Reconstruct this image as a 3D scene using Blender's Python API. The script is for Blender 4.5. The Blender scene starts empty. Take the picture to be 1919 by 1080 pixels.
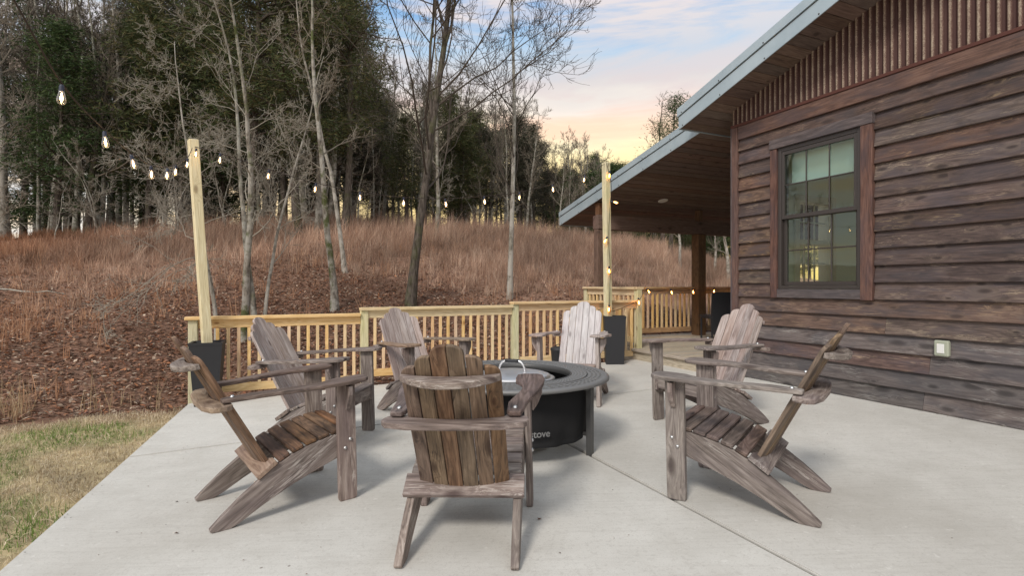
import bpy, bmesh, math, random
import numpy as np
from mathutils import Vector, Matrix
rnd = random.Random(7)
C = bpy.context.scene.collection
scn = bpy.context.scene
PI = math.pi

# ------------------------------------------------------------------ camera
CZ = 1.10
cam = bpy.data.cameras.new('camera')
cam.sensor_width = 36.0
cam.lens = 36.0 * 1000.0 / 1919.0
cam.shift_y = -4.0 / 1919.0
cam.clip_start = 0.05
cam.clip_end = 1500
camo = bpy.data.objects.new('camera', cam)
C.objects.link(camo)
camo.location = (0, 0, CZ)
camo.rotation_euler = (PI / 2, 0, 0)
scn.camera = camo

# ------------------------------------------------------------------ world
SUN_EL, SUN_AZ = 42.0, 205.0      # azimuth of the sun, clockwise from +Y
world = bpy.data.worlds.new('World')
scn.world = world
world.use_nodes = True
wn, wl = world.node_tree.nodes, world.node_tree.links
wn.clear()
def wnode(t, **kw):
    n = wn.new(t)
    for k, v in kw.items(): setattr(n, k, v)
    return n
sky = wnode('ShaderNodeTexSky', sky_type='NISHITA')
sky.sun_disc = False
sky.sun_elevation = math.radians(SUN_EL)
sky.sun_rotation = math.radians(SUN_AZ)
sky.dust_density = 2.0
bg1 = wnode('ShaderNodeBackground'); bg1.inputs[1].default_value = 0.13
wl.new(sky.outputs[0], bg1.inputs[0])
tc = wnode('ShaderNodeTexCoord')
sp = wnode('ShaderNodeSeparateXYZ'); wl.new(tc.outputs['Generated'], sp.inputs[0])
def ramp(nodes, stops, interp='LINEAR'):
    r = nodes.new('ShaderNodeValToRGB')
    r.color_ramp.interpolation = interp
    e = r.color_ramp.elements
    while len(e) > 1: e.remove(e[-1])
    e[0].position = stops[0][0]; e[0].color = (*stops[0][1], 1)
    for p, c in stops[1:]:
        k = e.new(p); k.color = (*c, 1)
    return r
warm = ramp(wn, [(0.0, (.86, .58, .16)), (.20, (.84, .62, .22)), (.26, (.80, .67, .40)), (.31, (.70, .60, .50)),
                 (.355, (.52, .49, .46)), (.40, (.32, .44, .56)), (.46, (.13, .29, .52)), (.62, (.30, .40, .52)), (1.0, (.54, .56, .58))])
cool = ramp(wn, [(0.0, (.70, .70, .72)), (.30, (.52, .57, .63)), (.50, (.38, .46, .55)), (.7, (.48, .52, .56)), (1.0, (.54, .56, .58))])
# slow wobble so the bands are not level
n0 = wnode('ShaderNodeTexNoise'); n0.inputs['Scale'].default_value = 2.2; n0.inputs['Detail'].default_value = 4
mp = wnode('ShaderNodeMapping'); mp.inputs['Scale'].default_value = (1, 1, 5.5)
mp.inputs['Rotation'].default_value = (0, math.radians(4), 0)
wl.new(tc.outputs['Generated'], mp.inputs[0]); wl.new(mp.outputs[0], n0.inputs[0])
ma = wnode('ShaderNodeMath', operation='MULTIPLY_ADD'); wl.new(n0.outputs[0], ma.inputs[0])
ma.inputs[1].default_value = .12; ma.inputs[2].default_value = -.06
ad = wnode('ShaderNodeMath', operation='ADD'); wl.new(sp.outputs[2], ad.inputs[0]); wl.new(ma.outputs[0], ad.inputs[1])
wl.new(ad.outputs[0], warm.inputs[0]); wl.new(ad.outputs[0], cool.inputs[0])
# sunset side of the sky
dt = wnode('ShaderNodeVectorMath', operation='DOT_PRODUCT'); wl.new(tc.outputs['Generated'], dt.inputs[0])
dt.inputs[1].default_value = (.33, .944, 0)
mr = wnode('ShaderNodeMapRange', interpolation_type='SMOOTHSTEP'); wl.new(dt.outputs['Value'], mr.inputs[0])
mr.inputs[1].default_value = .35; mr.inputs[2].default_value = .92
mx = wnode('ShaderNodeMix', data_type='RGBA'); wl.new(mr.outputs[0], mx.inputs[0])
wl.new(cool.outputs[0], mx.inputs[6]); wl.new(warm.outputs[0], mx.inputs[7])
# thin clouds
n1 = wnode('ShaderNodeTexNoise'); n1.inputs['Scale'].default_value = 2.6; n1.inputs['Detail'].default_value = 9; n1.inputs['Roughness'].default_value = .58
n1.inputs['Distortion'].default_value = .5
mp2 = wnode('ShaderNodeMapping'); mp2.inputs['Scale'].default_value = (1.0, 1.0, 7.0); mp2.inputs['Location'].default_value = (3.1, 1.7, .6)
mp2.inputs['Rotation'].default_value = (0, math.radians(7), 0)
wl.new(tc.outputs['Generated'], mp2.inputs[0]); wl.new(mp2.outputs[0], n1.inputs[0])
cr = ramp(wn, [(.46, (0, 0, 0)), (.60, (1, 1, 1))])
wl.new(n1.outputs[0], cr.inputs[0])
ccol = ramp(wn, [(0.10, (.85, .58, .26)), (.29, (.80, .50, .33)), (.335, (.55, .45, .42)), (.40, (.50, .48, .48)), (.45, (.66, .55, .48)), (.6, (.60, .60, .60))])
wl.new(sp.outputs[2], ccol.inputs[0])
cm = wnode('ShaderNodeMath', operation='MULTIPLY'); wl.new(cr.outputs[0], cm.inputs[0]); cm.inputs[1].default_value = .8
mx2 = wnode('ShaderNodeMix', data_type='RGBA'); wl.new(cm.outputs[0], mx2.inputs[0])
wl.new(mx.outputs[2], mx2.inputs[6]); wl.new(ccol.outputs[0], mx2.inputs[7])
bg2 = wnode('ShaderNodeBackground'); wl.new(mx2.outputs[2], bg2.inputs[0]); bg2.inputs[1].default_value = 1.0
mxs = wnode('ShaderNodeMixShader'); mxs.inputs[0].default_value = .88
wl.new(bg1.outputs[0], mxs.inputs[1]); wl.new(bg2.outputs[0], mxs.inputs[2])
wo = wnode('ShaderNodeOutputWorld'); wl.new(mxs.outputs[0], wo.inputs[0])

sun = bpy.data.lights.new('sun', 'SUN')
sun.energy = 1.5
sun.angle = math.radians(13)
sun.color = (1.0, .93, .84)
suno = bpy.data.objects.new('sun', sun); C.objects.link(suno)
el, az = math.radians(SUN_EL), math.radians(SUN_AZ)
sd = Vector((math.sin(az) * math.cos(el), math.cos(az) * math.cos(el), math.sin(el)))
suno.rotation_euler = sd.to_track_quat('Z', 'Y').to_euler()
suno.location = (0, 0, 30)

scn.view_settings.view_transform = 'Standard'
scn.view_settings.look = 'None'
scn.view_settings.exposure = 0.68
scn.view_settings.gamma = 1.0
scn.view_settings.use_curve_mapping = False
scn.cycles.use_denoising = True
scn.cycles.max_bounces = 8
scn.cycles.transparent_max_bounces = 12

# ------------------------------------------------------------------ frame of the place
# e = along the fence (towards the house), n = away from the camera, along the house wall
EX, EY = .911, .4126
def UV(u, v): return (EX * u - EY * v, EY * u + EX * v)
def toU(x, y): return EX * x + EY * y
def toV(x, y): return -EY * x + EX * y
ANG = math.atan2(EY, EX)
def slab_z(x, y): return .02186 * (x + .453 * y) - .1261
def at(px, py, Y): return Vector(((px - 960) / 1000 * Y, Y, CZ - (py - 536) / 1000 * Y))
def on_slab(px, py):
    a, b = (px - 960) / 1000, -(py - 536) / 1000
    Y = (CZ + .1261) / (.02186 * (a + .453) - b)
    return Vector((a * Y, Y, slab_z(a * Y, Y)))
WU = 5.253          # u of the house wall
WV = 4.889          # v of the house corner
def W(t, w=0, z=0):  # t towards the camera along the wall, w outwards from it
    x, y = UV(WU - w, WV - t)
    return Vector((x, y, z))
FV = 6.609          # v of the fence

A_ = [-6., -1.4, -.96, -.6, -.3, 0., .2, .4, .6, 1.2, 6.]
B_ = [2.5, 2.5, 2.75, 3.05, 3.65, 3.65, 3.35, 2.25, 1.3, .5, .3]
def terrain(X, Y):
    X = np.asarray(X, float); Y = np.asarray(Y, float)
    u = toU(X, Y); v = toV(X, Y)
    base = np.clip(.024 * u - .126, -.45, 0.0) - .045
    az_ = np.arctan2(X, np.maximum(Y, .5))
    a = np.tan(np.clip(az_, -1.4, 1.4))
    zc = np.interp(a, A_, B_)
    S = np.clip((v - 6.9) / (25 - 6.9), 0, 1)
    g = S * 1.18 - .18 * S ** 5
    dip = np.clip((u + 1.6) / .8, 0, 1) * np.clip((v - 6.52) / .35, 0, 1) * .20 * np.clip(1 - (v - 6.9) / 4, 0, 1)
    z = base * (1 - g) + zc * g - dip
    z = z + np.clip(v - 25, 0, 60) * .012
    bump = .07 * np.sin(X * 1.3 + .7 * Y) * np.sin(Y * .9 - .4 * X) + .04 * np.sin(2.9 * X) * np.sin(2.3 * Y + 1)
    return z + bump * np.clip((v - 7.2) / 2, 0, 1)
def on_ground(px, py):
    a, b = (px - 960) / 1000, -(py - 536) / 1000
    Y = 3.0
    while Y < 70:
        if float(terrain(a * Y, Y)) >= CZ + b * Y and Y > 5: break
        Y += .05
    return Vector((a * Y, Y, float(terrain(a * Y, Y))))

# ------------------------------------------------------------------ materials
def mat(name, color=(.5, .5, .5), rough=.6, metal=0.0, spec=.5):
    m = bpy.data.materials.new(name); m.use_nodes = True
    b = m.node_tree.nodes['Principled BSDF']
    b.inputs['Base Color'].default_value = (*color, 1)
    b.inputs['Roughness'].default_value = rough
    b.inputs['Metallic'].default_value = metal
    b.inputs['Specular IOR Level'].default_value = spec
    return m
class NT:
    def __init__(s, m):
        s.n, s.l = m.node_tree.nodes, m.node_tree.links
        s.b = s.n['Principled BSDF']
    def add(s, t, ins=None, **kw):
        k = s.n.new(t)
        for a, v in kw.items(): setattr(k, a, v)
        for i, v in (ins or {}).items():
            if hasattr(v, 'is_linked') or isinstance(v, bpy.types.NodeSocket): s.l.new(v, k.inputs[i])
            else: k.inputs[i].default_value = v
        return k
    def noise(s, vec, scale, detail=4, rough=.5, dist=0):
        return s.add('ShaderNodeTexNoise', {'Vector': vec, 'Scale': scale, 'Detail': detail, 'Roughness': rough, 'Distortion': dist}).outputs[0]
    def mapping(s, vec, scale):
        return s.add('ShaderNodeMapping', {'Vector': vec, 'Scale': scale}).outputs[0]
    def math(s, op, a, b=0.0, c=0.0):
        return s.add('ShaderNodeMath', {0: a, 1: b, 2: c}, operation=op).outputs[0]
    def ramp(s, fac, stops):
        r = ramp(s.n, stops); s.l.new(fac, r.inputs[0]); return r.outputs[0]
    def mix(s, f, a, b, mode='MIX'):
        def c4(v): return (*v, 1) if isinstance(v, tuple) else v
        return s.add('ShaderNodeMix', {0: f, 6: c4(a), 7: c4(b)}, data_type='RGBA', blend_type=mode).outputs[2]
    def bump(s, h, strength=.3, dist=.01):
        k = s.add('ShaderNodeBump', {'Height': h, 'Strength': strength, 'Distance': dist})
        s.l.new(k.outputs[0], s.b.inputs['Normal']); return k
    def color(s, c): s.l.new(c, s.b.inputs['Base Color'])

def wood(name, dark, mid, light, accent=None, acc_amt=.5, rough=.75, knots=.5, knotcol=None, bump=.35, vary=.25, streak=14, stains=.45, kr=1.0, fleck=None, ringf=90.0, con=1.0):
    m = mat(name, mid, rough); t = NT(m)
    g = t.add('ShaderNodeAttribute', attribute_name='gc').outputs['Vector']
    oi = t.add('ShaderNodeObjectInfo').outputs['Random']
    off = t.add('ShaderNodeVectorMath', {0: (17.3, 9.1, 5.7), 'Scale': oi}, operation='SCALE')
    t.l.new(oi, off.inputs['Scale'])
    v = t.add('ShaderNodeVectorMath', {0: g, 1: off.outputs[0]}, operation='ADD').outputs[0]
    # knots: sparse cells; grain bends round them
    sv = t.add('ShaderNodeSeparateXYZ', {0: v})
    kv = t.add('ShaderNodeCombineXYZ', {0: t.math('MULTIPLY', sv.outputs[0], 4.0), 1: t.math('MULTIPLY', t.math('ADD', sv.outputs[1], sv.outputs[2]), 9.0)}).outputs[0]
    vo = t.add('ShaderNodeTexVoronoi', {'Vector': kv, 'Scale': 1.0, 'Randomness': 1.0}, voronoi_dimensions='2D')
    scc = t.add('ShaderNodeSeparateColor', {0: vo.outputs['Color']})
    sel = t.math('LESS_THAN', scc.outputs[0], knots * .6)
    kd = t.math('DIVIDE', vo.outputs['Distance'], t.math('MULTIPLY_ADD', scc.outputs[1], 1.1, .45))
    kn = t.math('MULTIPLY', t.ramp(kd, [(0, (1, 1, 1)), (.09 * kr, (.8, .8, .8)), (.19 * kr, (0, 0, 0))]), sel)
    halo = t.math('MULTIPLY', t.ramp(kd, [(0, (1, 1, 1)), (.50, (0, 0, 0))]), sel)
    bend = t.add('ShaderNodeVectorMath', {0: (0, .035, .035), 'Scale': halo}, operation='SCALE')
    t.l.new(halo, bend.inputs['Scale'])
    v2 = t.add('ShaderNodeVectorMath', {0: v, 1: bend.outputs[0]}, operation='ADD').outputs[0]
    gr = t.noise(t.mapping(v2, (1.3, 20, 20)), streak / 10.0 * 1.6, 8, .62, 1.1)
    stain = t.noise(t.mapping(v, (2.2, 6.5, 6.5)), 1.7, 6, .68, .8)
    low = t.noise(t.mapping(v2, (.75, 7.5, 7.5)), 1.15, 2, .4, .3)
    rings = t.math('MULTIPLY_ADD', t.math('SINE', t.math('MULTIPLY', t.math('ADD', low, t.math('MULTIPLY', gr, .06)), ringf)), .5, .5)
    gr = t.math('ADD', t.math('MULTIPLY', gr, .84), t.math('MULTIPLY', rings, .16))
    fine = t.noise(t.mapping(v2, (6, 170, 170)), 1.6, 5, .6)
    blot = t.noise(t.mapping(v, (1.5, 5, 5)), 1.6, 4, .55, .4)
    f = t.math('ADD', t.math('MULTIPLY', gr, .7), t.math('MULTIPLY', fine, .3))
    c = t.ramp(f, [(.5 - .17 * con, dark), (.5, mid), (.5 + .18 * con, light)])
    c = t.mix(t.math('MULTIPLY', t.ramp(stain, [(.50, (0, 0, 0)), (.66, (1, 1, 1))]), stains), c, tuple(.55 * a for a in dark))
    c = t.mix(t.math('MULTIPLY', t.ramp(stain, [(.30, (1, 1, 1)), (.42, (0, 0, 0))]), stains * .6), c, light)
    if accent:
        f2 = t.math('MULTIPLY', t.ramp(blot, [(.46, (0, 0, 0)), (.64, (1, 1, 1))]), acc_amt)
        c = t.mix(f2, c, t.mix(.5, accent, t.mix(1.0, c, tuple(min(1, 2.2 * a) for a in accent), 'MULTIPLY')))
    if fleck:
        fl = t.noise(t.mapping(v2, (3.0, 30, 30)), 2.0, 6, .7, 1.5)
        fm = t.noise(t.mapping(v, (1.2, 4, 4)), 2.1, 3, .5)
        c = t.mix(t.math('MULTIPLY', t.ramp(fl, [(.52, (0, 0, 0)), (.60, (1, 1, 1))]), t.ramp(fm, [(.53, (0, 0, 0)), (.62, (.9, .9, .9))])), c, fleck)
        c = t.mix(t.math('MULTIPLY', t.math('SUBTRACT', halo, t.math('MULTIPLY', kn, 1.0)), .30), c, fleck)
    kc = knotcol or tuple(.35 * a for a in dark)
    c = t.mix(t.math('MULTIPLY', kn, .85), c, kc)
    c = t.mix(t.math('MULTIPLY', halo, .25), c, dark)
    # value changes from piece to piece
    hs = t.add('ShaderNodeHueSaturation', {'Color': c, 'Hue': t.math('MULTIPLY_ADD', oi, .02, .49),
               'Saturation': t.math('MULTIPLY_ADD', t.math('FRACT', t.math('MULTIPLY', oi, 7.31)), .4, .8),
               'Value': t.math('MULTIPLY_ADD', t.math('FRACT', t.math('MULTIPLY', oi, 3.77)), vary * 2, 1 - vary)})
    t.color(hs.outputs[0])
    t.l.new(t.math('MULTIPLY_ADD', gr, .3, rough - .15), t.b.inputs['Roughness'])
    t.bump(t.math('ADD', t.math('ADD', t.math('MULTIPLY', gr, .6), t.math('MULTIPLY', fine, .4)), t.math('MULTIPLY', kn, -.5)), bump, .004)
    return m

def concrete_mat():
    m = mat('concrete', (.5, .5, .48), .85); t = NT(m)
    p = t.add('ShaderNodeNewGeometry').outputs['Position']
    a = t.noise(p, .55, 5, .55, .3); b = t.noise(p, 4, 6, .6); c = t.noise(p, 160, 3, .7)
    br = t.noise(t.add('ShaderNodeMapping', {'Vector': p, 'Rotation': (0, 0, -.35), 'Scale': (2.5, 60, 60)}).outputs[0], 1.0, 4, .6)
    col = t.ramp(a, [(.3, (.45, .43, .39)), (.5, (.57, .555, .515)), (.72, (.65, .635, .595))])
    col = t.mix(.35, col, t.ramp(b, [(.3, (.42, .41, .385)), (.7, (.62, .615, .59))]))
    col = t.mix(t.math('MULTIPLY', t.ramp(c, [(.32, (1, 1, 1)), (.45, (0, 0, 0))]), .5), col, (.30, .285, .26))
    col = t.mix(t.math('MULTIPLY', t.ramp(br, [(.35, (1, 1, 1)), (.5, (0, 0, 0))]), .16), col, (.33, .31, .28))
    mid = t.noise(p, 38, 4, .7)
    col = t.mix(t.math('MULTIPLY', t.ramp(mid, [(.36, (1, 1, 1)), (.46, (0, 0, 0))]), .30), col, (.36, .34, .31))
    col = t.mix(t.math('MULTIPLY', t.ramp(t.noise(p, 22, 4, .6), [(.64, (0, 0, 0)), (.72, (1, 1, 1))]), .35), col, (.72, .71, .68))
    # sparse dark pits and stains
    vo = t.add('ShaderNodeTexVoronoi', {'Vector': p, 'Scale': 5.0}).outputs['Distance']
    col = t.mix(t.math('MULTIPLY', t.ramp(vo, [(.026, (1, 1, 1)), (.040, (0, 0, 0))]), .75), col, (.16, .13, .11))
    wv = t.add('ShaderNodeVectorMath', {0: p, 1: t.add('ShaderNodeTexNoise', {'Vector': p, 'Scale': 2.5, 'Detail': 6}).outputs['Color']}, operation='ADD').outputs[0]
    st = t.noise(p, 1.7, 6, .65, 1.2)
    col = t.mix(t.math('MULTIPLY', t.ramp(st, [(.50, (0, 0, 0)), (.70, (1, 1, 1))]), .26), col, (.40, .38, .34))
    t.color(col)
    t.bump(t.math('ADD', t.math('MULTIPLY', c, .5), t.math('ADD', t.math('MULTIPLY', br, .5), b)), .25, .003)
    return m

def attr_mat(name, rough=.85, trans=0.0, noise_scale=0, noise_amt=.3):
    m = mat(name, (.5, .5, .5), rough, spec=.2); t = NT(m)
    c = t.add('ShaderNodeAttribute', attribute_name='col').outputs['Color']
    if noise_scale:
        p = t.add('ShaderNodeNewGeometry').outputs['Position']
        n = t.noise(p, noise_scale, 6, .65)
        c = t.mix(noise_amt, c, t.mix(1.0, c, t.ramp(n, [(.3, (.25, .25, .25)), (.7, (1.9, 1.9, 1.9))]), 'MULTIPLY'))
    t.color(c)
    if trans:
        ts = t.add('ShaderNodeBsdfTranslucent', {0: c}); ms = t.add('ShaderNodeMixShader', {0: trans, 1: t.b.outputs[0], 2: ts.outputs[0]})
        t.l.new(ms.outputs[0], t.n['Material Output'].inputs[0])
    return m

def bark_mat(name, dark, light, moss=0.0, scale=1.0, patch=None):
    m = mat(name, light, .9, spec=.15); t = NT(m)
    p = t.add('ShaderNodeTexCoord').outputs['Object']
    r = t.add('ShaderNodeObjectInfo').outputs['Random']
    off = t.add('ShaderNodeVectorMath', {0: (31, 17, 9), 'Scale': r}, operation='SCALE'); t.l.new(r, off.inputs['Scale'])
    p = t.add('ShaderNodeVectorMath', {0: p, 1: off.outputs[0]}, operation='ADD').outputs[0]
    n = t.noise(t.mapping(p, (1, 1, .22)), 26 * scale, 6, .65)
    n2 = t.noise(p, 4 * scale, 5, .65)
    c = t.ramp(n, [(.36, dark), (.58, light)])
    if patch: c = t.mix(t.ramp(n2, [(.46, (0, 0, 0)), (.56, (1, 1, 1))]), c, patch)
    if moss:
        n3 = t.noise(p, 2.3, 5, .7)
        c = t.mix(t.math('MULTIPLY', t.ramp(n3, [(.50, (0, 0, 0)), (.60, (1, 1, 1))]), moss), c, (.07, .085, .02))
    t.color(c)
    t.bump(n, .6, .02)
    return m

M = {}
M['siding'] = wood('stained siding', (.028, .017, .015), (.090, .058, .049), (.205, .145, .120), accent=(.120, .102, .118), acc_amt=.6, knots=.34, knotcol=(.03, .018, .015), vary=.30, stains=.6, kr=1.0, fleck=(.27, .20, .14), con=1.45)
M['siding_red'] = wood('stained siding reddish', (.040, .022, .015), (.115, .067, .048), (.22, .145, .105), accent=(.10, .085, .095), acc_amt=.7, knots=.45, knotcol=(.05, .03, .025), vary=.2, stains=.6, kr=1.3, fleck=(.26, .17, .10), con=1.45)
M['siding_grey'] = wood('weathered siding', (.050, .040, .038), (.115, .095, .090), (.21, .185, .17), accent=(.110, .108, .122), acc_amt=.6, knots=.3, knotcol=(.03, .026, .026), vary=.15, fleck=(.24, .225, .21), kr=1.3, con=1.35)
M['trim'] = wood('stained trim', (.055, .030, .024), (.12, .068, .052), (.19, .12, .095), accent=(.10, .080, .088), acc_amt=.6, knots=.15, vary=.12)
M['trim_grey'] = wood('stained grey trim', (.05, .038, .038), (.095, .075, .075), (.16, .13, .125), accent=(.09, .085, .10), acc_amt=.5, knots=.15, vary=.1)
M['soffit'] = wood('soffit boards', (.085, .054, .043), (.15, .10, .080), (.21, .15, .12), knots=.15, vary=.22, stains=.2)
M['porch_post'] = wood('brown porch timber', (.07, .036, .020), (.145, .080, .045), (.22, .13, .08), knots=.1, vary=.1)
M['pine'] = wood('new pine', (.52, .35, .165), (.70, .51, .27), (.82, .65, .40), knots=.20, knotcol=(.22, .09, .03), vary=.08, bump=.15, rough=.6, stains=.08)
M['pine_green'] = wood('treated pine', (.46, .41, .22), (.62, .56, .33), (.74, .69, .45), accent=(.46, .50, .26), acc_amt=.5, knots=.18, knotcol=(.14, .09, .03), vary=.08, bump=.15, rough=.6, stains=.08)
M['pine_pale'] = wood('pale pine', (.55, .46, .27), (.70, .61, .39), (.80, .73, .52), knots=.15, knotcol=(.16, .09, .04), vary=.05, bump=.12, rough=.6, stains=.06)
M['baluster'] = wood('orange pine', (.54, .35, .165), (.74, .51, .27), (.84, .64, .38), knots=.12, knotcol=(.25, .09, .03), vary=.12, bump=.15, rough=.6, stains=.08)
M['deck'] = wood('deck boards', (.25, .21, .16), (.42, .36, .28), (.54, .48, .39), knots=.2, vary=.12, stains=.15)
M['c_brown'] = wood('chair wood brown', (.050, .029, .017), (.185, .118, .072), (.32, .22, .145), accent=(.28, .215, .155), acc_amt=.45, knots=.35, knotcol=(.05, .022, .012), vary=.13)
M['c_warm'] = wood('chair wood warm', (.030, .017, .011), (.135, .072, .038), (.25, .15, .09), accent=(.055, .030, .02), acc_amt=.75, knots=.4, knotcol=(.025, .012, .008), vary=.12)
M['c_grey'] = wood('chair wood grey', (.085, .064, .055), (.205, .165, .145), (.36, .31, .28), accent=(.19, .155, .158), acc_amt=.5, knots=.3, knotcol=(.05, .03, .03), vary=.15, fleck=(.42, .38, .35))
M['c_dark'] = wood('chair wood dark', (.044, .030, .026), (.125, .088, .073), (.24, .185, .165), accent=(.24, .19, .20), acc_amt=.35, knots=.25, vary=.16)
M['c_tan'] = wood('chair wood tan', (.13, .085, .058), (.27, .195, .14), (.38, .30, .23), accent=(.22, .18, .17), acc_amt=.5, knots=.3, knotcol=(.06, .035, .025), vary=.1)
M['c_pale'] = wood('chair wood pale', (.20, .15, .13), (.37, .305, .28), (.50, .44, .42), accent=(.30, .23, .20), acc_amt=.5, knots=.35, knotcol=(.12, .08, .07), vary=.12, stains=.25)
M['c_white'] = wood('chair wood bleached', (.34, .31, .31), (.52, .49, .49), (.64, .62, .63), accent=(.42, .38, .38), acc_amt=.4, knots=.4, knotcol=(.18, .15, .15), vary=.08, stains=.15)
M['concrete'] = concrete_mat()
M['leaf'] = attr_mat('fallen leaves', .7, .15)
M['grass'] = attr_mat('dry grass', .8, .25)
M['ground'] = attr_mat('earth and litter', .95, 0, 9, .55)
M['foliage'] = attr_mat('cedar foliage', .8, .2)
M['bark_dark'] = bark_mat('dark bark', (.035, .028, .022), (.12, .10, .085), .35)
M['bark_grey'] = bark_mat('grey bark', (.09, .08, .065), (.26, .235, .20), .45, 1.0, (.34, .33, .29))
M['bark_pale'] = bark_mat('pale bark', (.12, .105, .085), (.32, .295, .255), .15, 1.0, (.40, .375, .33))
M['bark_moss'] = bark_mat('mossy bark', (.09, .075, .06), (.30, .27, .23), .9, 1.0, (.36, .34, .30))
M['twig'] = mat('twigs', (.235, .205, .165), .9, spec=.1)
M['twig_pale'] = mat('pale twigs', (.30, .275, .23), .9, spec=.1)
M['twig_dark'] = mat('dark twigs', (.085, .070, .058), .9, spec=.1)
M['metal_dark'] = mat('powder coated steel', (.075, .075, .075), .45, .3)
M['metal_grill'] = mat('grey coated steel', (.19, .19, .19), .5, .3)
M['fabric'] = mat('black fabric', (.017, .017, .018), .8, spec=.2)
M['steel'] = mat('stainless steel', (.68, .68, .69), .38, .9)
M['print'] = mat('grey print', (.22, .22, .22), .7)
M['black_plastic'] = mat('black plastic', (.018, .019, .023), .55)
M['bolt'] = mat('zinc', (.55, .55, .55), .35, .9)
M['bronze'] = mat('bronze window frame', (.045, .037, .034), .45)
M['cream'] = mat('cream paint', (.55, .50, .38), .6)
M['inner'] = mat('painted wall', (.62, .66, .55), .8)
M['inner_floor'] = mat('floor', (.20, .13, .08), .6)
M['blind'] = mat('roller blind', (.72, .80, .76), .8)
M['cord'] = mat('cord', (.030, .018, .012), .5)
M['socket'] = mat('bulb socket', (.02, .025, .05), .4)
M['white'] = mat('white plastic', (.72, .72, .70), .5)
M['outlet'] = mat('outlet cover', (.36, .38, .30), .35)
M['rust'] = mat('rust trim', (.085, .028, .020), .8)
M['soil'] = mat('dark joint', (.055, .045, .035), 1.0)

def fascia_mat():
    m = mat('galvanised fascia', (.42, .50, .54), .42, .35); t = NT(m)
    p = t.add('ShaderNodeTexCoord').outputs['Object']
    n = t.noise(p, 3, 4, .6)
    t.color(t.ramp(n, [(.3, (.36, .44, .485)), (.7, (.46, .54, .58))]))
    t.bump(t.noise(p, 900, 2, .6), .08, .001)
    return m
M['fascia'] = fascia_mat()
def corr_mat():
    m = mat('rusted corrugated steel', (.2, .1, .07), .75, .15); t = NT(m)
    p = t.add('ShaderNodeTexCoord').outputs['Object']
    g = t.add('ShaderNodeAttribute', attribute_name='crest').outputs['Fac']
    n = t.noise(p, 120, 3, .75); n2 = t.noise(p, 9, 5, .6)
    f = t.math('ADD', t.math('MULTIPLY', g, .75), t.math('ADD', t.math('MULTIPLY', n, 1.1), t.math('MULTIPLY_ADD', n2, .35, -.62)))
    t.color(t.ramp(f, [(.35, (.060, .024, .020)), (.62, (.10, .048, .038)), (.78, (.22, .155, .12)), (.96, (.40, .33, .25))]))
    t.bump(n, .4, .002)
    return m
M['corr'] = corr_mat()
def glass_mat():
    m = mat('window glass', (.8, .9, .86), .02); t = NT(m)
    tr = t.add('ShaderNodeBsdfTransparent', {0: (.82, .95, .89, 1)}); gl = t.add('ShaderNodeBsdfGlossy', {'Color': (.9, 1.0, .96, 1), 'Roughness': .015})
    fr = t.add('ShaderNodeFresnel', {'IOR': 1.62})
    f = t.math('MULTIPLY_ADD', fr.outputs[0], .75, .02)
    ms = t.add('ShaderNodeMixShader', {0: f, 1: tr.outputs[0], 2: gl.outputs[0]})
    t.l.new(ms.outputs[0], t.n['Material Output'].inputs[0])
    return m
M['glass'] = glass_mat()
def bulb_mat():
    m = mat('bulb glass', (.9, .8, .65), .02); t = NT(m)
    tr = t.add('ShaderNodeBsdfTransparent', {0: (.97, .88, .74, 1)}); gl = t.add('ShaderNodeBsdfGlossy', {'Color': (1, .95, .88, 1), 'Roughness': .05})
    lw = t.add('ShaderNodeLayerWeight', {0: .35})
    ms = t.add('ShaderNodeMixShader', {0: t.math('MULTIPLY_ADD', lw.outputs['Facing'], .55, .08), 1: tr.outputs[0], 2: gl.outputs[0]})
    t.l.new(ms.outputs[0], t.n['Material Output'].inputs[0])
    return m
M['bulb'] = bulb_mat()
def emis(name, col, s):
    m = mat(name, col); b = m.node_tree.nodes['Principled BSDF']
    b.inputs['Emission Color'].default_value = (*col, 1); b.inputs['Emission Strength'].default_value = s
    return m
M['filament'] = emis('lit filament', (1.0, .66, .34), 26)
M['filament_amber'] = emis('lit amber filament', (1.0, .42, .10), 17)

# ------------------------------------------------------------------ mesh helpers
def tag(o, label=None, cat=None, group=None, kind=None):
    if label: o['label'] = label
    if cat: o['category'] = cat
    if group: o['group'] = group
    if kind: o['kind'] = kind
    return o
def empty(name, loc=(0, 0, 0), rz=0.0, **kw):
    o = bpy.data.objects.new(name, None); C.objects.link(o)
    o.empty_display_size = .2
    o.location = loc; o.rotation_euler = (0, 0, rz)
    return tag(o, **kw)
def gc_attr(me, axis):
    n = len(me.vertices)
    co = np.empty(n * 3, 'f'); me.vertices.foreach_get('co', co); co = co.reshape(-1, 3)
    off = np.array([rnd.random() * 40, rnd.random() * 40, rnd.random() * 40])
    if isinstance(axis, int):
        order = [axis, (axis + 1) % 3, (axis + 2) % 3]
        g = co[:, order]
    else:
        ax = Vector(axis).normalized(); o1 = ax.orthogonal().normalized(); o2 = ax.cross(o1)
        g = co @ np.array([ax, o1, o2]).T
    g = g + off
    a = me.attributes.new('gc', 'FLOAT_VECTOR', 'POINT'); a.data.foreach_set('vector', g.astype('f').ravel())
def mesh(name, verts, faces, m=None, grain=None, smooth=False):
    me = bpy.data.meshes.new(name)
    me.from_pydata([tuple(v) for v in verts], [], faces)
    if m: me.materials.append(m)
    if grain is not None: gc_attr(me, grain)
    if smooth: me.polygons.foreach_set('use_smooth', [True] * len(me.polygons))
    me.update()
    return me
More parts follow.
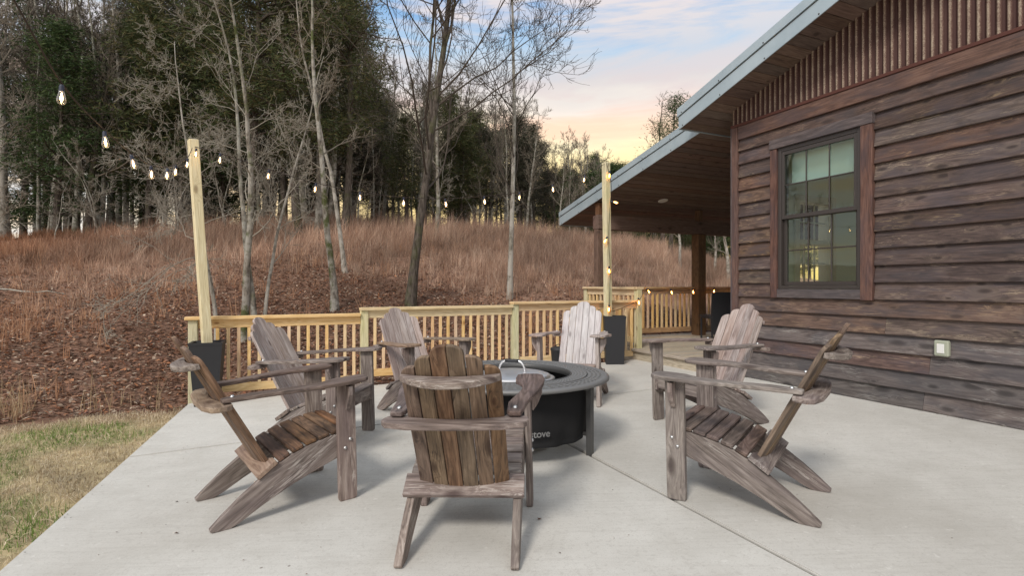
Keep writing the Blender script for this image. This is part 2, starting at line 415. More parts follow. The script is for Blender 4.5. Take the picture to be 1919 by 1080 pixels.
def obj(name, me, parent=None, loc=(0, 0, 0), rz=0.0, rot=None, **kw):
    o = bpy.data.objects.new(name, me); C.objects.link(o)
    o.location = loc
    o.rotation_euler = rot if rot is not None else (0, 0, rz)
    if parent: o.parent = parent
    return tag(o, **kw)
def cbox(x0, x1, y0, y1, z0, z1, c=.003):
    """box with chamfered edges: (verts, faces)"""
    c = min(c, (x1 - x0) * .4, (y1 - y0) * .4, (z1 - z0) * .4)
    V, F, idx = [], [], {}
    X, Y, Z = (x0, x1), (y0, y1), (z0, z1)
    sg = (1, -1)
    for i in (0, 1):
        for j in (0, 1):
            for k in (0, 1):
                b = (X[i], Y[j], Z[k]); d = (sg[i] * c, sg[j] * c, sg[k] * c)
                for a in range(3):
                    p = [b[q] + (d[q] if q != a else 0) for q in range(3)]
                    idx[(i, j, k, a)] = len(V); V.append(tuple(p))
    def q(*k): return [idx[x] for x in k]
    for a in range(3):
        b, cc = (a + 1) % 3, (a + 2) % 3
        for s in (0, 1):
            f = []
            for (m_, n_) in ((0, 0), (1, 0), (1, 1), (0, 1)):
                k = [0, 0, 0]; k[a] = s; k[b] = m_; k[cc] = n_
                f.append(idx[(*k, a)])
            F.append(f if s else f[::-1])
        for m_ in (0, 1):
            for n_ in (0, 1):      # edge along a
                k0 = [0, 0, 0]; k0[b] = m_; k0[cc] = n_; k1 = list(k0); k1[a] = 1
                f = [idx[(*k0, b)], idx[(*k1, b)], idx[(*k1, cc)], idx[(*k0, cc)]]
                F.append(f if (m_ != n_) else f[::-1])
    for i in (0, 1):
        for j in (0, 1):
            for k in (0, 1):
                f = [idx[(i, j, k, 0)], idx[(i, j, k, 1)], idx[(i, j, k, 2)]]
                F.append(f if (i + j + k) % 2 else f[::-1])
    return V, F
def box(name, dims, m, parent=None, grain=0, c=.003, **kw):
    V, F = cbox(*dims, c=c)
    return obj(name, mesh(name, V, F, m, grain), parent, **kw)
def prism(name, pts, axis, a0, a1, m, grain=0, bevel=.004, smooth_ang=None):
    """outline pts in the plane across `axis`, extruded a0..a1, with bevelled edges"""
    def P(p, a):
        if axis == 0: return (a, p[0], p[1])
        if axis == 1: return (p[0], a, p[1])
        return (p[0], p[1], a)
    bm = bmesh.new()
    lo = [bm.verts.new(P(p, a0)) for p in pts]; hi = [bm.verts.new(P(p, a1)) for p in pts]
    bm.faces.new(lo); bm.faces.new(hi)
    n = len(pts)
    for i in range(n): bm.faces.new((lo[i], lo[(i + 1) % n], hi[(i + 1) % n], hi[i]))
    bmesh.ops.recalc_face_normals(bm, faces=bm.faces)
    if bevel:
        es = [e for e in bm.edges if len(e.link_faces) == 2 and e.calc_face_angle(0) > .9]
        bmesh.ops.bevel(bm, geom=es, offset=bevel, segments=2, affect='EDGES', profile=.5)
    me = bpy.data.meshes.new(name); bm.to_mesh(me); bm.free()
    me.materials.append(m); gc_attr(me, grain)
    return me
def tube_data(path, radii, sides=6, cap=True, V=None, F=None):
    V = [] if V is None else V; F = [] if F is None else F
    path = [Vector(p) for p in path]; n = len(path); prev = None; b0 = len(V)
    up = Vector((0, 0, 1))
    for i, p in enumerate(path):
        d = (path[min(i + 1, n - 1)] - path[max(i - 1, 0)])
        d = d.normalized() if d.length > 1e-9 else Vector((0, 0, 1))
        if prev is None: s = d.orthogonal().normalized()
        else:
            s = prev - d * prev.dot(d); s = s.normalized() if s.length > 1e-6 else d.orthogonal().normalized()
        prev = s; t = d.cross(s); r = radii[i] if hasattr(radii, '__len__') else radii
        for k in range(sides):
            a = 2 * PI * k / sides
            V.append(p + (s * math.cos(a) + t * math.sin(a)) * r)
    for i in range(n - 1):
        for k in range(sides):
            a = b0 + i * sides + k; b = b0 + i * sides + (k + 1) % sides
            F.append((a, b, b + sides, a + sides))
    if cap:
        F.append(tuple(range(b0 + sides - 1, b0 - 1, -1))); e = b0 + (n - 1) * sides
        F.append(tuple(range(e, e + sides)))
    return V, F
def lathe(profile, sides=24, V=None, F=None, a0=0, a1=2 * PI, closed=True):
    V = [] if V is None else V; F = [] if F is None else F; b0 = len(V); n = len(profile)
    S = sides if closed else sides + 1
    for k in range(S):
        a = a0 + (a1 - a0) * k / sides
        for (r, z) in profile: V.append((r * math.cos(a), r * math.sin(a), z))
    for k in range(sides):
        k2 = (k + 1) % S
        for i in range(n - 1):
            F.append((b0 + k * n + i, b0 + k2 * n + i, b0 + k2 * n + i + 1, b0 + k * n + i + 1))
    return V, F
def np_mesh(name, verts, faces_flat, fsize, m, col=None, smooth=False):
    """fast mesh: verts (N,3), faces_flat flattened indices all of size fsize, per-vertex colour"""
    me = bpy.data.meshes.new(name)
    nv = len(verts); nf = len(faces_flat) // fsize
    me.vertices.add(nv); me.vertices.foreach_set('co', np.asarray(verts, 'f').ravel())
    me.loops.add(nf * fsize); me.loops.foreach_set('vertex_index', np.asarray(faces_flat, 'i'))
    me.polygons.add(nf); me.polygons.foreach_set('loop_start', np.arange(0, nf * fsize, fsize, dtype='i'))
    if m: me.materials.append(m)
    if col is not None:
        a = me.attributes.new('col', 'FLOAT_COLOR', 'POINT')
        c4 = np.ones((nv, 4), 'f'); c4[:, :3] = col; a.data.foreach_set('color', c4.ravel())
    if smooth: me.polygons.foreach_set('use_smooth', [True] * nf)
    me.update(calc_edges=True); me.validate()
    return me
def copy_thing(root, loc, rz=0.0, label=None, group=None, scale=None):
    r = root.copy(); C.objects.link(r); r.location = loc; r.rotation_euler = (0, 0, rz)
    if label: r['label'] = label
    if group: r['group'] = group
    if scale: r.scale = scale if hasattr(scale, '__len__') else (scale,) * 3
    for ch in KIDS.get(root.name, list(root.children)):
        c = ch.copy(); C.objects.link(c); c.parent = r
        for g in list(ch.children):
            d = g.copy(); C.objects.link(d); d.parent = c
    return r
KIDS = {}

# ------------------------------------------------------------------ ground
def axis_coords(lo, hi, step, far):
    return np.concatenate([-np.array(far[::-1]), np.arange(lo, hi + 1e-6, step), np.array(far)])
gx = np.concatenate([[-500, -250, -120, -80], np.arange(-50, 50.01, .4), [80, 120, 250, 500]])
gy = np.concatenate([[-300, -120, -50, -20], np.arange(-8, 60.01, .4), [75, 100, 160, 300, 600]])
GX, GY = np.meshgrid(gx, gy)
GZ = terrain(GX, GY)
GU, GV_ = toU(GX, GY), toV(GX, GY)
nx, ny = len(gx), len(gy)
vv = np.stack([GX, GY, GZ], -1).reshape(-1, 3)
ii = np.arange(nx * ny).reshape(ny, nx)
ff = np.stack([ii[:-1, :-1], ii[:-1, 1:], ii[1:, 1:], ii[1:, :-1]], -1).reshape(-1)
def field_amount(u, v):
    """1 where tall dry grass grows, 0 where leaves lie bare"""
    edge = 11.6 + .8 * np.sin(u * .8 + 1.0) + .6 * np.sin(u * 2.1) - 4.2 * np.clip((u - 1.5) / 5, 0, 1) + 2.6 * np.clip((-3.5 - u) / 3, 0, 1)
    return np.clip((v - edge) / 5.0, 0, 1)
def ground_col(u, v):
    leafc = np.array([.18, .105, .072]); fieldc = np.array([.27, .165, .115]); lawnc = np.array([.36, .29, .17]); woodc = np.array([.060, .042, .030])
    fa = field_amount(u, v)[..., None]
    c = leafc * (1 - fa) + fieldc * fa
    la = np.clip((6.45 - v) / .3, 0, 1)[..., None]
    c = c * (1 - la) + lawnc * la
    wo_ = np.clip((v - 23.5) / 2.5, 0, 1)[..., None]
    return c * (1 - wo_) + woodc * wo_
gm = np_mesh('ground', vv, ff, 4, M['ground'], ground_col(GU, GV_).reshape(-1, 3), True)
obj('ground', gm, kind='structure')

# ------------------------------------------------------------------ patio
def plane_patch(corners, thick=.10):
    """slab piece on the sloping patio plane, corners given in (u, v)"""
    P = [UV(*c) for c in corners]
    top = [(x, y, slab_z(x, y)) for x, y in P]
    return top
def slab(corners, parent):
    bm = bmesh.new()
    top = [bm.verts.new(p) for p in plane_patch(corners)]
    bot = [bm.verts.new((p.co.x, p.co.y, p.co.z - .10)) for p in top]
    bm.faces.new(top); bm.faces.new(bot[::-1]); n = len(top)
    for i in range(n): bm.faces.new((top[i], bot[i], bot[(i + 1) % n], top[(i + 1) % n]))
    bmesh.ops.recalc_face_normals(bm, faces=bm.faces)
    es = [e for e in bm.edges if all(v in top for v in e.verts)]
    bmesh.ops.bevel(bm, geom=es, offset=.006, segments=2, affect='EDGES')
    me = bpy.data.meshes.new('slab'); bm.to_mesh(me); bm.free(); me.materials.append(M['concrete'])
    return obj('slab', me, parent)
patio = empty('patio', kind='structure')
g = .010
def ul(v): return -.82 - (6.17 - v) * .085
JU, JV, JV2, VB = 2.022, 4.69, .75, -4.0
FE = 6.55
for (v0, v1) in ((JV + g, FE), (JV2 + g, JV - g), (VB, JV2 - g)):
    slab([(ul(v0), v0), (JU - g, v0), (JU - g, v1), (ul(v1), v1)], patio)
    if v1 == FE:
        slab([(JU + g, v0), (WU - .012, v0), (WU - .012, 4.82), (WU - .25, 4.83), (WU - .25, v1), (JU + g, v1)], patio)
    else:
        slab([(JU + g, v0), (WU - .012, v0), (WU - .012, v1), (JU + g, v1)], patio)
jv = [(*UV(ul(VB) + .05, VB + .05), 0), (*UV(WU, VB + .05), 0), (*UV(WU, FE - .05), 0), (*UV(ul(FE) + .05, FE - .05), 0)]
jv = [(x, y, slab_z(x, y) - .014) for x, y, _ in jv]
obj('joint_filler', mesh('joint_filler', jv, [(0, 1, 2, 3)], M['soil']), patio)

# ------------------------------------------------------------------ house
house = empty('house', W(0), ANG)      # local +x = into the house (u), local -y = towards the camera (t)
house.location = W(0)
tag(house, 'dark stained timber house with lap siding, corrugated gable and covered porch', 'house')
# local coordinates: x = -w, y = -t
WT0, WT1, WZ0, WZ1 = .554, 1.69, .97, 2.752
def hbox(name, t0, t1, w0, w1, z0, z1, m, grain=1, c=.003, parent=None):
    return box(name, (-w1, -w0, -t1, -t0, z0, z1), m, parent or house, grain, c)
def siding_board(t0, t1, z0, z1, m):
    # lap board: thin at the top, thick proud butt at the bottom
    h = z1 - z0; ch = .003
    prof = [(-.008, z1), (.004, z1), (.004, z0 - .010), (-.036, z0 - .010), (-.040, z0 - .005), (-.039, z0 + .004)]
    V = [(p[0], -t, p[1]) for t in (t0 + .0015, t1 - .0015) for p in prof]
    n = len(prof)
    F = [tuple(range(n)), tuple(range(2 * n - 1, n - 1, -1))] + [(i, i + n, (i + 1) % n + n, (i + 1) % n) for i in range(n)]
    me = mesh('siding_board', V, F, m, 1)
    b = obj('siding_board', me, house)
    return b
rs = random.Random(21)
EXPO = .1612
T_END = 8.0
for k in range(18):
    z0 = .012 + EXPO * k
    z1 = z0 + EXPO
    if z0 > 2.75: z1 = 2.90
    if z0 > 2.88: break
    spans = [(.082, T_END)]
    if z1 > WZ0 + .02 and z0 < WZ1 - .02: spans = [(.082, WT0 - .004), (WT1 + .004, T_END)]
    for (a, b) in spans:
        x = a
        while x < b - .01:
            L = rs.uniform(1.6, 4.2) if b - a > 1.5 else 9
            e = min(b, x + L)
            if b - e < .5: e = b
            if k < 1: m = M['siding_grey']
            elif k < 4: m = rs.choice([M['siding_grey'], M['siding'], M['siding']])
            else: m = rs.choice([M['siding'], M['siding'], M['siding_red']])
            siding_board(x, e, z0, z1, m)
            x = e
# sheathing behind the boards, with the window opening left free
for d in ((.0, WT0 + .08, 0, 3.3), (WT1 - .08, T_END, 0, 3.3), (WT0 + .08, WT1 - .08, 0, WZ0 + .08), (WT0 + .08, WT1 - .08, WZ1 - .08, 3.3)):
    hbox('wall_sheathing', d[0], d[1], -.14, -.006, d[2], d[3], M['inner'], c=0.001)
hbox('frieze_board', .086, T_END, -.004, .046, 2.887, 3.045, M['trim'])
hbox('corner_board', -.008, .080, -.006, .052, .02, 3.045, M['trim'], 2)
box('corner_board', (-.050, .046, .0095, .028, .02, 3.045), M['trim_grey'], house, 2)
hbox('rust_trim', -.02, T_END, .002, .056, 3.047, 3.080, M['rust'], c=.004)
# porch side wall of the house with the window that shows through the rooms
def pbox(name, u0, u1, z0, z1, m, y0=-.14, y1=-.006, **k): return box(name, (u0, u1, y0, y1, z0, z1), m, house, 0, **k)
pw0, pw1, pz0, pz1 = .93, 1.60, 1.12, 2.22
for d in ((.14, pw0, 0, 3.26), (pw1, 7, 0, 3.26), (pw0, pw1, 0, pz0), (pw0, pw1, pz1, 3.26)):
    pbox('porch_wall', *d, M['inner'], c=.001)
for k in range(18):
    z0 = .17 + k * .17
    for (a, b) in (((.05, pw0 - .1), (pw1 + .1, 7)) if pz0 - .15 < z0 < pz1 + .05 else ((.05, 7),)):
        box('siding_board', (a, b, -.002, .022, z0, z0 + .165), M['siding'], house, 0)
win2 = empty('porch_window'); win2.parent = house
for d in ((pw0 - .06, pw0 + .03, pz0 - .06, pz1 + .06), (pw1 - .03, pw1 + .06, pz0 - .06, pz1 + .06)):
    box('frame', (d[0], d[1], -.165, .03, d[2], d[3]), M['cream'], win2, 2)
for z in (pz0 - .06, pz1 - .03, (pz0 + pz1) / 2 - .03):
    box('frame', (pw0 + .032, pw1 - .032, -.15, .02, z, z + .09 if z != (pz0 + pz1) / 2 - .03 else z + .06), M['cream'], win2, 0)
for x in (pw0 + .24, pw0 + .44): box('muntin', (x - .008, x + .008, -.07, -.05, pz0 + .03, pz1 - .03), M['cream'], win2, 2)
for z in (pz0 + .28, pz1 - .28): box('muntin', (pw0 + .03, pw1 - .03, -.069, -.051, z - .008, z + .008), M['cream'], win2, 0)
# rooms behind the window
hbox('room_floor', .15, 6, -4.2, -.15, -.05, .0, M['inner_floor'], c=0)
hbox('room_ceiling', .15, 6, -4.2, -.15, 2.95, 3.0, M['inner'], c=0)
hbox('room_wall', .15, 1.2, -4.3, -4.2, 0, 2.95, M['inner'], c=0)
hbox('room_wall', 1.2, 6, -4.3, -4.2, 2.3, 2.95, M['inner'], c=0)  # unseen far wall left open below this so daylight brightens the room
hbox('room_wall', 5.2, 6, -4.3, -4.2, 0, 2.29, M['inner'], c=0)
hbox('room_wall', 6, 6.1, -4.2, -.15, 0, 2.95, M['inner'], c=0)

# main window
win = empty('window'); win.parent = house
def wbox(name, t0, t1, w0, w1, z0, z1, m, grain=1, c=.003): return hbox(name, t0, t1, w0, w1, z0, z1, m, grain, c, win)
wbox('trim_board', WT0, .638, .0, .058, .966, 2.648, M['trim'], 2)
wbox('trim_board', 1.577, WT1, .0, .060, .960, 2.648, M['trim'], 2)
wbox('trim_board', WT0 - .006, WT1 + .004, .0, .068, 2.650, 2.755, M['trim_grey'], 1)
wbox('trim_board', .640, 1.575, .0, .054, .968, 1.064, M['trim_grey'], 1)
ft0, ft1, fz0, fz1 = .640, 1.575, 1.067, 2.647
wbox('frame', ft0, ft0 + .042, -.09, .036, fz0, fz1, M['bronze'], 2)
wbox('frame', ft1 - .042, ft1, -.09, .036, fz0, fz1, M['bronze'], 2)
wbox('frame', ft0 + .043, ft1 - .043, -.09, .035, fz1 - .042, fz1, M['bronze'], 1)
wbox('frame', ft0 + .043, ft1 - .043, -.09, .035, fz0, fz0 + .035, M['bronze'], 1)
def sash(t0, t1, z0, z1, w):
    s = win
    def sb(n, a, b, c_, d, e, f, g_=1): return hbox(n, a, b, c_, d, e, f, M['bronze'], g_, .002, s)
    sb('sash_rail', t0, t0 + .034, w - .03, w, z0, z1, 2); sb('sash_rail', t1 - .034, t1, w - .03, w, z0, z1, 2)
    sb('sash_rail', t0 + .035, t1 - .035, w - .03, w - .001, z0, z0 + .042); sb('sash_rail', t0 + .035, t1 - .035, w - .03, w - .001, z1 - .042, z1)
    a, b, c_, d = t0 + .034, t1 - .034, z0 + .042, z1 - .042
    for i in (1, 2): x = a + (b - a) * i / 3; sb('muntin', x - .007, x + .007, w - .019, w - .010, c_, d, 2)
    z = (c_ + d) / 2; sb('muntin', a, b, w - .0185, w - .0105, z - .007, z + .007)
    for i in range(3):
        for j in range(2):
            x0 = a + (b - a) * i / 3; z_ = c_ + (d - c_) * j / 2
            V = [(-(w - .022), -x0, z_), (-(w - .022), -(x0 + (b - a) / 3), z_), (-(w - .022), -(x0 + (b - a) / 3), z_ + (d - c_) / 2), (-(w - .022), -x0, z_ + (d - c_) / 2)]
            obj('pane', mesh('pane', V, [(0, 1, 2, 3)], M['glass']), s)
sash(ft0 + .044, ft1 - .044, 1.845, fz1 - .044, .030)
sash(ft0 + .044, ft1 - .044, fz0 + .037, 1.885, -.004)
wbox('roller_blind', ft0 + .06, ft1 - .06, -.125, -.12, 2.26, 2.66, M['blind'], 1, 0)

# corrugated gable panel: ribs are real geometry
def soff(t): return 3.27 + .30 * t
V, F, crest = [], [], []
pitch = .066; t = -.02; step = pitch / 10; i = 0
while t < 7.2:
    ph = 2 * PI * t / pitch; s = math.cos(ph)
    sgn = math.copysign(abs(s) ** .8, s)
    V += [(-(.018 + .014 * sgn), -t, 3.078), (-(.018 + .014 * sgn), -t, soff(t) + .03)]
    crest += [(sgn + 1) / 2] * 2
    if i: F.append((2 * i - 2, 2 * i, 2 * i + 1, 2 * i - 1))
    t += step; i += 1
me = mesh('corrugated_gable_panel', V, F, M['corr'], smooth=True)
a = me.attributes.new('crest', 'FLOAT', 'POINT'); a.data.foreach_set('value', crest)
obj('corrugated_gable_panel', me, house)
hbox('gable_wall', 0, T_END, -.14, -.01, 3.302, 3.32, M['soffit'], c=.001)

# rake boards: soffit, fascia, roof
def rake_piece(name, t0, t1, w0, w1, off0, off1, m, slope, zf, grain=0, parent=None):
    V = []
    for t in (t0, t1):
        for w in (w0, w1):
            for o in (off0, off1): V.append((-w, -t, zf(t) + o))
    F = [(0, 1, 3, 2), (4, 6, 7, 5), (0, 4, 5, 1), (2, 3, 7, 6), (0, 2, 6, 4), (1, 5, 7, 3)]
    me = mesh(name, V, F, m, grain)
    return obj(name, me, parent or house)
OV = .447
t = -.478; bw = .140
while t < 6.2:
    rake_piece('soffit_board', t + .004, t + bw - .004, -.02 if t > -.07 else -7, OV - .004, .0 + rs.uniform(0, .0015), .02, M['soffit'], .3, soff)
    t += bw
rake_piece('soffit_backing', -.476, 7, -7, OV - .006, .021, .03, M['soil'], .3, soff)
rake_piece('fascia', -.480, 7.0, OV, OV + .012, -.008, .150, M['fascia'], .3, soff)
rake_piece('fascia_drip_trim', -.500, 7.0, OV + .002, OV + .030, .160, .262, M['fascia'], .3, soff)
rake_piece('fascia_groove', -.482, 7.0, OV - .002, OV + .010, .150, .160, M['cord'], .3, soff)
rake_piece('eave_fascia', -.492, -.481, -7, OV + .011, -.006, .22, M['fascia'], .3, soff)
rake_piece('roof', -.498, 7.0, -7, OV + .001, .225, .255, M['fascia'], .3, soff)
V, F = lathe([(0, -.006), (.009, -.006), (.009, 0), (.005, .006), (0, .007)], 8)
screw_me = mesh('screw', V, F, M['cord'])
for k in range(10):
    for (dt_, off, w) in ((0.02, .012, OV + .012), (.02, .175, OV + .030)):
        t = -.44 + k * .62 + dt_
        obj('screw', screw_me, house, (-w - .0, -t, soff(t) + off), rot=(0, -PI / 2, 0))

# porch roof
PW = .095
PTOP = -.481
def psoff(t): return 3.2377 + .225 * t
PT1 = -4.203
t = PTOP
while t > PT1 + .02:
    t0 = max(t - bw, PT1)
    rake_piece('porch_ceiling_board', t0 + .006, t - .006, -7, PW - .004, rs.uniform(0, .0015), .018, M['soffit'], .2275, psoff)
    t -= bw
rake_piece('porch_ceiling_backing', PT1, PTOP, -7, PW - .006, .019, .026, M['soil'], .2, psoff)
rake_piece('fascia', PT1 - .01, PTOP, PW, PW + .012, -.008, .150, M['fascia'], .2, psoff)
rake_piece('fascia_groove', PT1 - .01, PTOP, PW - .002, PW + .010, .150, .158, M['cord'], .2, psoff)
rake_piece('fascia_drip_trim', PT1 - .02, -.50, PW + .002, PW + .028, .158, .246, M['fascia'], .2, psoff)
rake_piece('eave_fascia', PT1 - .022, PT1 - .011, -7, PW + .010, -.006, .21, M['fascia'], .2, psoff)
rake_piece('porch_roof', PT1 - .02, -.50, -7, PW + .001, .21, .235, M['fascia'], .2, psoff)
for k in range(6):
    t = PT1 + .06 + k * .62
    obj('screw', screw_me, house, (-PW - .012, -t, psoff(t) + .012), rot=(0, -PI / 2, 0))
    obj('screw', screw_me, house, (-PW - .028, -t, psoff(t) + .17), rot=(0, -PI / 2, 0))
# recessed ceiling light
t = -1.25
V, F = lathe([(.052, .004), (.060, -.006), (.085, -.008), (.088, .001), (.088, .004)], 28)
rl = obj('ceiling_light_ring', mesh('ceiling_light_ring', V, F, M['white'], smooth=True), house)
tt = -2.703; rl.location = (1.155, -tt, psoff(tt) - .001); rl.rotation_euler = (-math.atan(.225), 0, 0)
V, F = lathe([(0, -.001), (.056, -.001), (.056, .001)], 24)
rl2 = obj('lens', mesh('lens', V, F, M['white']), rl)
# porch posts and beams
PB = 2.09
rake = -3.01
def porch_post(x, y, w=.14, top=PB):
    return box('porch_post', (x - w / 2, x + w / 2, y - w / 2, y + w / 2, .152, top), M['porch_post'], house, 2, .006)
porch_post(.0, 3.01, .13); porch_post(2.283, 3.01, .19); porch_post(4.9, 3.01, .19)
for x_ in (.0, 2.283, 4.9): box('porch_post', (x_ - .045, x_ + .045, 2.95, 3.07, PB + .252, 2.555), M['porch_post'], house, 2, .004)
box('porch_beam', (-.07, 7, 2.93, 3.02, PB + .002, PB + .25), M['soffit'], house, 0, .005)
box('porch_beam', (-.07, 7, 3.022, 3.10, PB + .004, PB + .24), M['soffit'], house, 0, .005)
# outlet on the wall
oc = empty('outlet_cover'); oc.parent = house
to = None
a_ = (1773 - 960) / 1000; to = (6.62 * a_ - 2.768) / (.4126 + .911 * a_); Yo = 6.62 - .911 * to; zo = CZ - (653 - 536) / 1000 * Yo
V, F = cbox(-.076, -.030, -to - .055, -to + .055, zo - .068, zo + .068, .010)
obj('cover', mesh('cover', V, F, M['outlet']), oc)
V, F = cbox(-.082, -.0765, -to - .028, -to + .028, zo - .040, zo + .040, .004)
obj('window_plate', mesh('window_plate', V, F, M['white']), oc)

# ------------------------------------------------------------------ deck
deck = empty('deck', W(0), ANG, kind='structure')
dz = .152
x = -.19; k = 0
yy = .02
while yy < 3.35:      # boards run along u
    box('deck_board', (-.235, 7, yy, yy + .136, dz - .028, dz), M['deck'], deck, 0, .003); yy += .141
box('deck_rim_board', (-.225, -.19, .02, 3.35, -.06, dz - .030), M['deck'], deck, 1)
box('deck_rim_board', (-.188, 7, 3.31, 3.345, -.5, dz - .030), M['deck'], deck, 0)
box('deck_fringe_board', (-.262, -.228, .02, 3.35, -.035, .115), M['deck'], deck, 1)
box('deck_step_board', (-.300, -.236, .02, 1.70, .116, dz + .002), M['deck'], deck, 1, .006)

# ------------------------------------------------------------------ railings
def fence_pt(u, z=0): x, y = UV(u, FV); return Vector((x, y, z))
uP = [toU(-3.41, 5.71), 0, 0, 0]
uP[1] = uP[0] + 1.783; uP[2] = uP[0] + 3.783; uP[3] = uP[0] + 5.849
def railing(u0, u1, zt, zb, label, post_z, posts, cap_over=.03, first=.0, m_cap='pine', n=None, group='stepped patio railing sections'):
    """along local x; origin at ground under u0"""
    o = empty('railing', fence_pt(u0), ANG, label=label, cat='railing', group=group)
    L = u1 - u0
    for (px_, z0_, z1_) in posts:
        box('post', (px_ - .0445, px_ + .0445, -.0445, .0445, z0_, z1_), M['pine_green'], o, 2, .004)
    box('cap_board', (-cap_over, L - .0475 if L > 1 else L, -.075, .065, zt - .034, zt), M[m_cap], o, 0, .004)
    box('top_rail', (.046, L - .046, -.020, .018, zt - .128, zt - .036), M['pine'], o, 0, .003)
    box('bottom_rail', (.046, L - .046, -.020, .018, zb - .088, zb), M['pine'], o, 0, .003)
    n = n or round((L - .089) / .1075)
    for i in range(n):
        x = .0445 + (i + 1) * (L - .089) / (n + .55) - .02
        w = .0165
        box('baluster', (x - w, x + w, -.0165 - .037 + .034, .0145, zb + .001, zt - .129), M['baluster'], o, 2, .002, )
    return o
railing(uP[0], uP[1], .769, .027, 'lowest railing section of new pine at the left end of the patio', 0, [(0, -.50, .733)], .075)
railing(uP[1], uP[2], .838, .086, 'middle railing section of new pine behind the fire pit chairs', 0, [(0, -.50, .802)], .05)
railing(uP[2], uP[3], .884, .125, 'highest patio railing section of new pine, joining the deck corner post', 0, [(0, -.50, .848)], .05)
# deck railings (u = WU-.235 side edge, then far edge)
def rail_run(name_label, p0, p1, z_floor, zt, posts, cap, m_top='pine', m_b='baluster', m_cap='pine', group='deck railing runs'):
    p0 = Vector(p0); p1 = Vector(p1); d = p1 - p0; L = d.length; ang = math.atan2(d.y, d.x)
    o = empty('railing', (p0.x, p0.y, z_floor), ang, label=name_label, cat='railing', group=group)
    h = zt - z_floor
    for (x, z0_, z1_) in posts: box('post', (x - .0445, x + .0445, -.0445, .0445, z0_, z1_), M['pine_green'], o, 2, .004)
    box('cap_board', (cap[0], L + cap[1], -.07, .07, h - .036, h), M[m_cap], o, 0, .004)
    box('top_rail', (.046, L - .046, -.020, .018, h - .130, h - .038), M[m_top], o, 0, .003)
    box('bottom_rail', (.046, L - .046, -.020, .018, .075, .165), M[m_top], o, 0, .003)
    n = round((L - .09) / .108)
    for i in range(n):
        x = .0445 + (i + .75) * (L - .089) / (n + .2)
        if x > L - .06: continue
        box('baluster', (x - .0165, x + .0165, -.0195, .0145, .166, h - .131), M[m_b], o, 2, .002)
    return o
P4 = fence_pt(uP[3])
P4 = Vector((P4.x, P4.y, 0))
cornerD = W(-3.08, .20)     # far left corner of the deck
rail_run('short pine railing along the left edge of the deck behind the corner post', (P4.x, P4.y), (cornerD.x, cornerD.y), dz, 1.082, [(0, -.21, 1.082 - dz - .037), (0.0 + (cornerD - P4).to_2d().length, -.1, .893)], (-.05, .05), 'pine')
endD = W(-3.08, -2.19)
M['deck_pine'] = wood('weathered deck rail', (.26, .17, .10), (.42, .29, .17), (.52, .39, .25), knots=.2, knotcol=(.12, .06, .03), vary=.1)
rail_run('lit pine railing along the far edge of the deck', (cornerD.x, cornerD.y), (endD.x, endD.y), dz, 1.080, [], (.06, -.0), 'deck_pine', 'baluster', 'deck_pine')
s2, e2 = W(-3.08, -2.38), W(-3.08, -4.8)
rail_run('far deck railing to the right of the porch post', (s2.x, s2.y), (e2.x, e2.y), dz, 1.080, [], (0, 0), 'deck_pine', 'baluster', 'deck_pine')

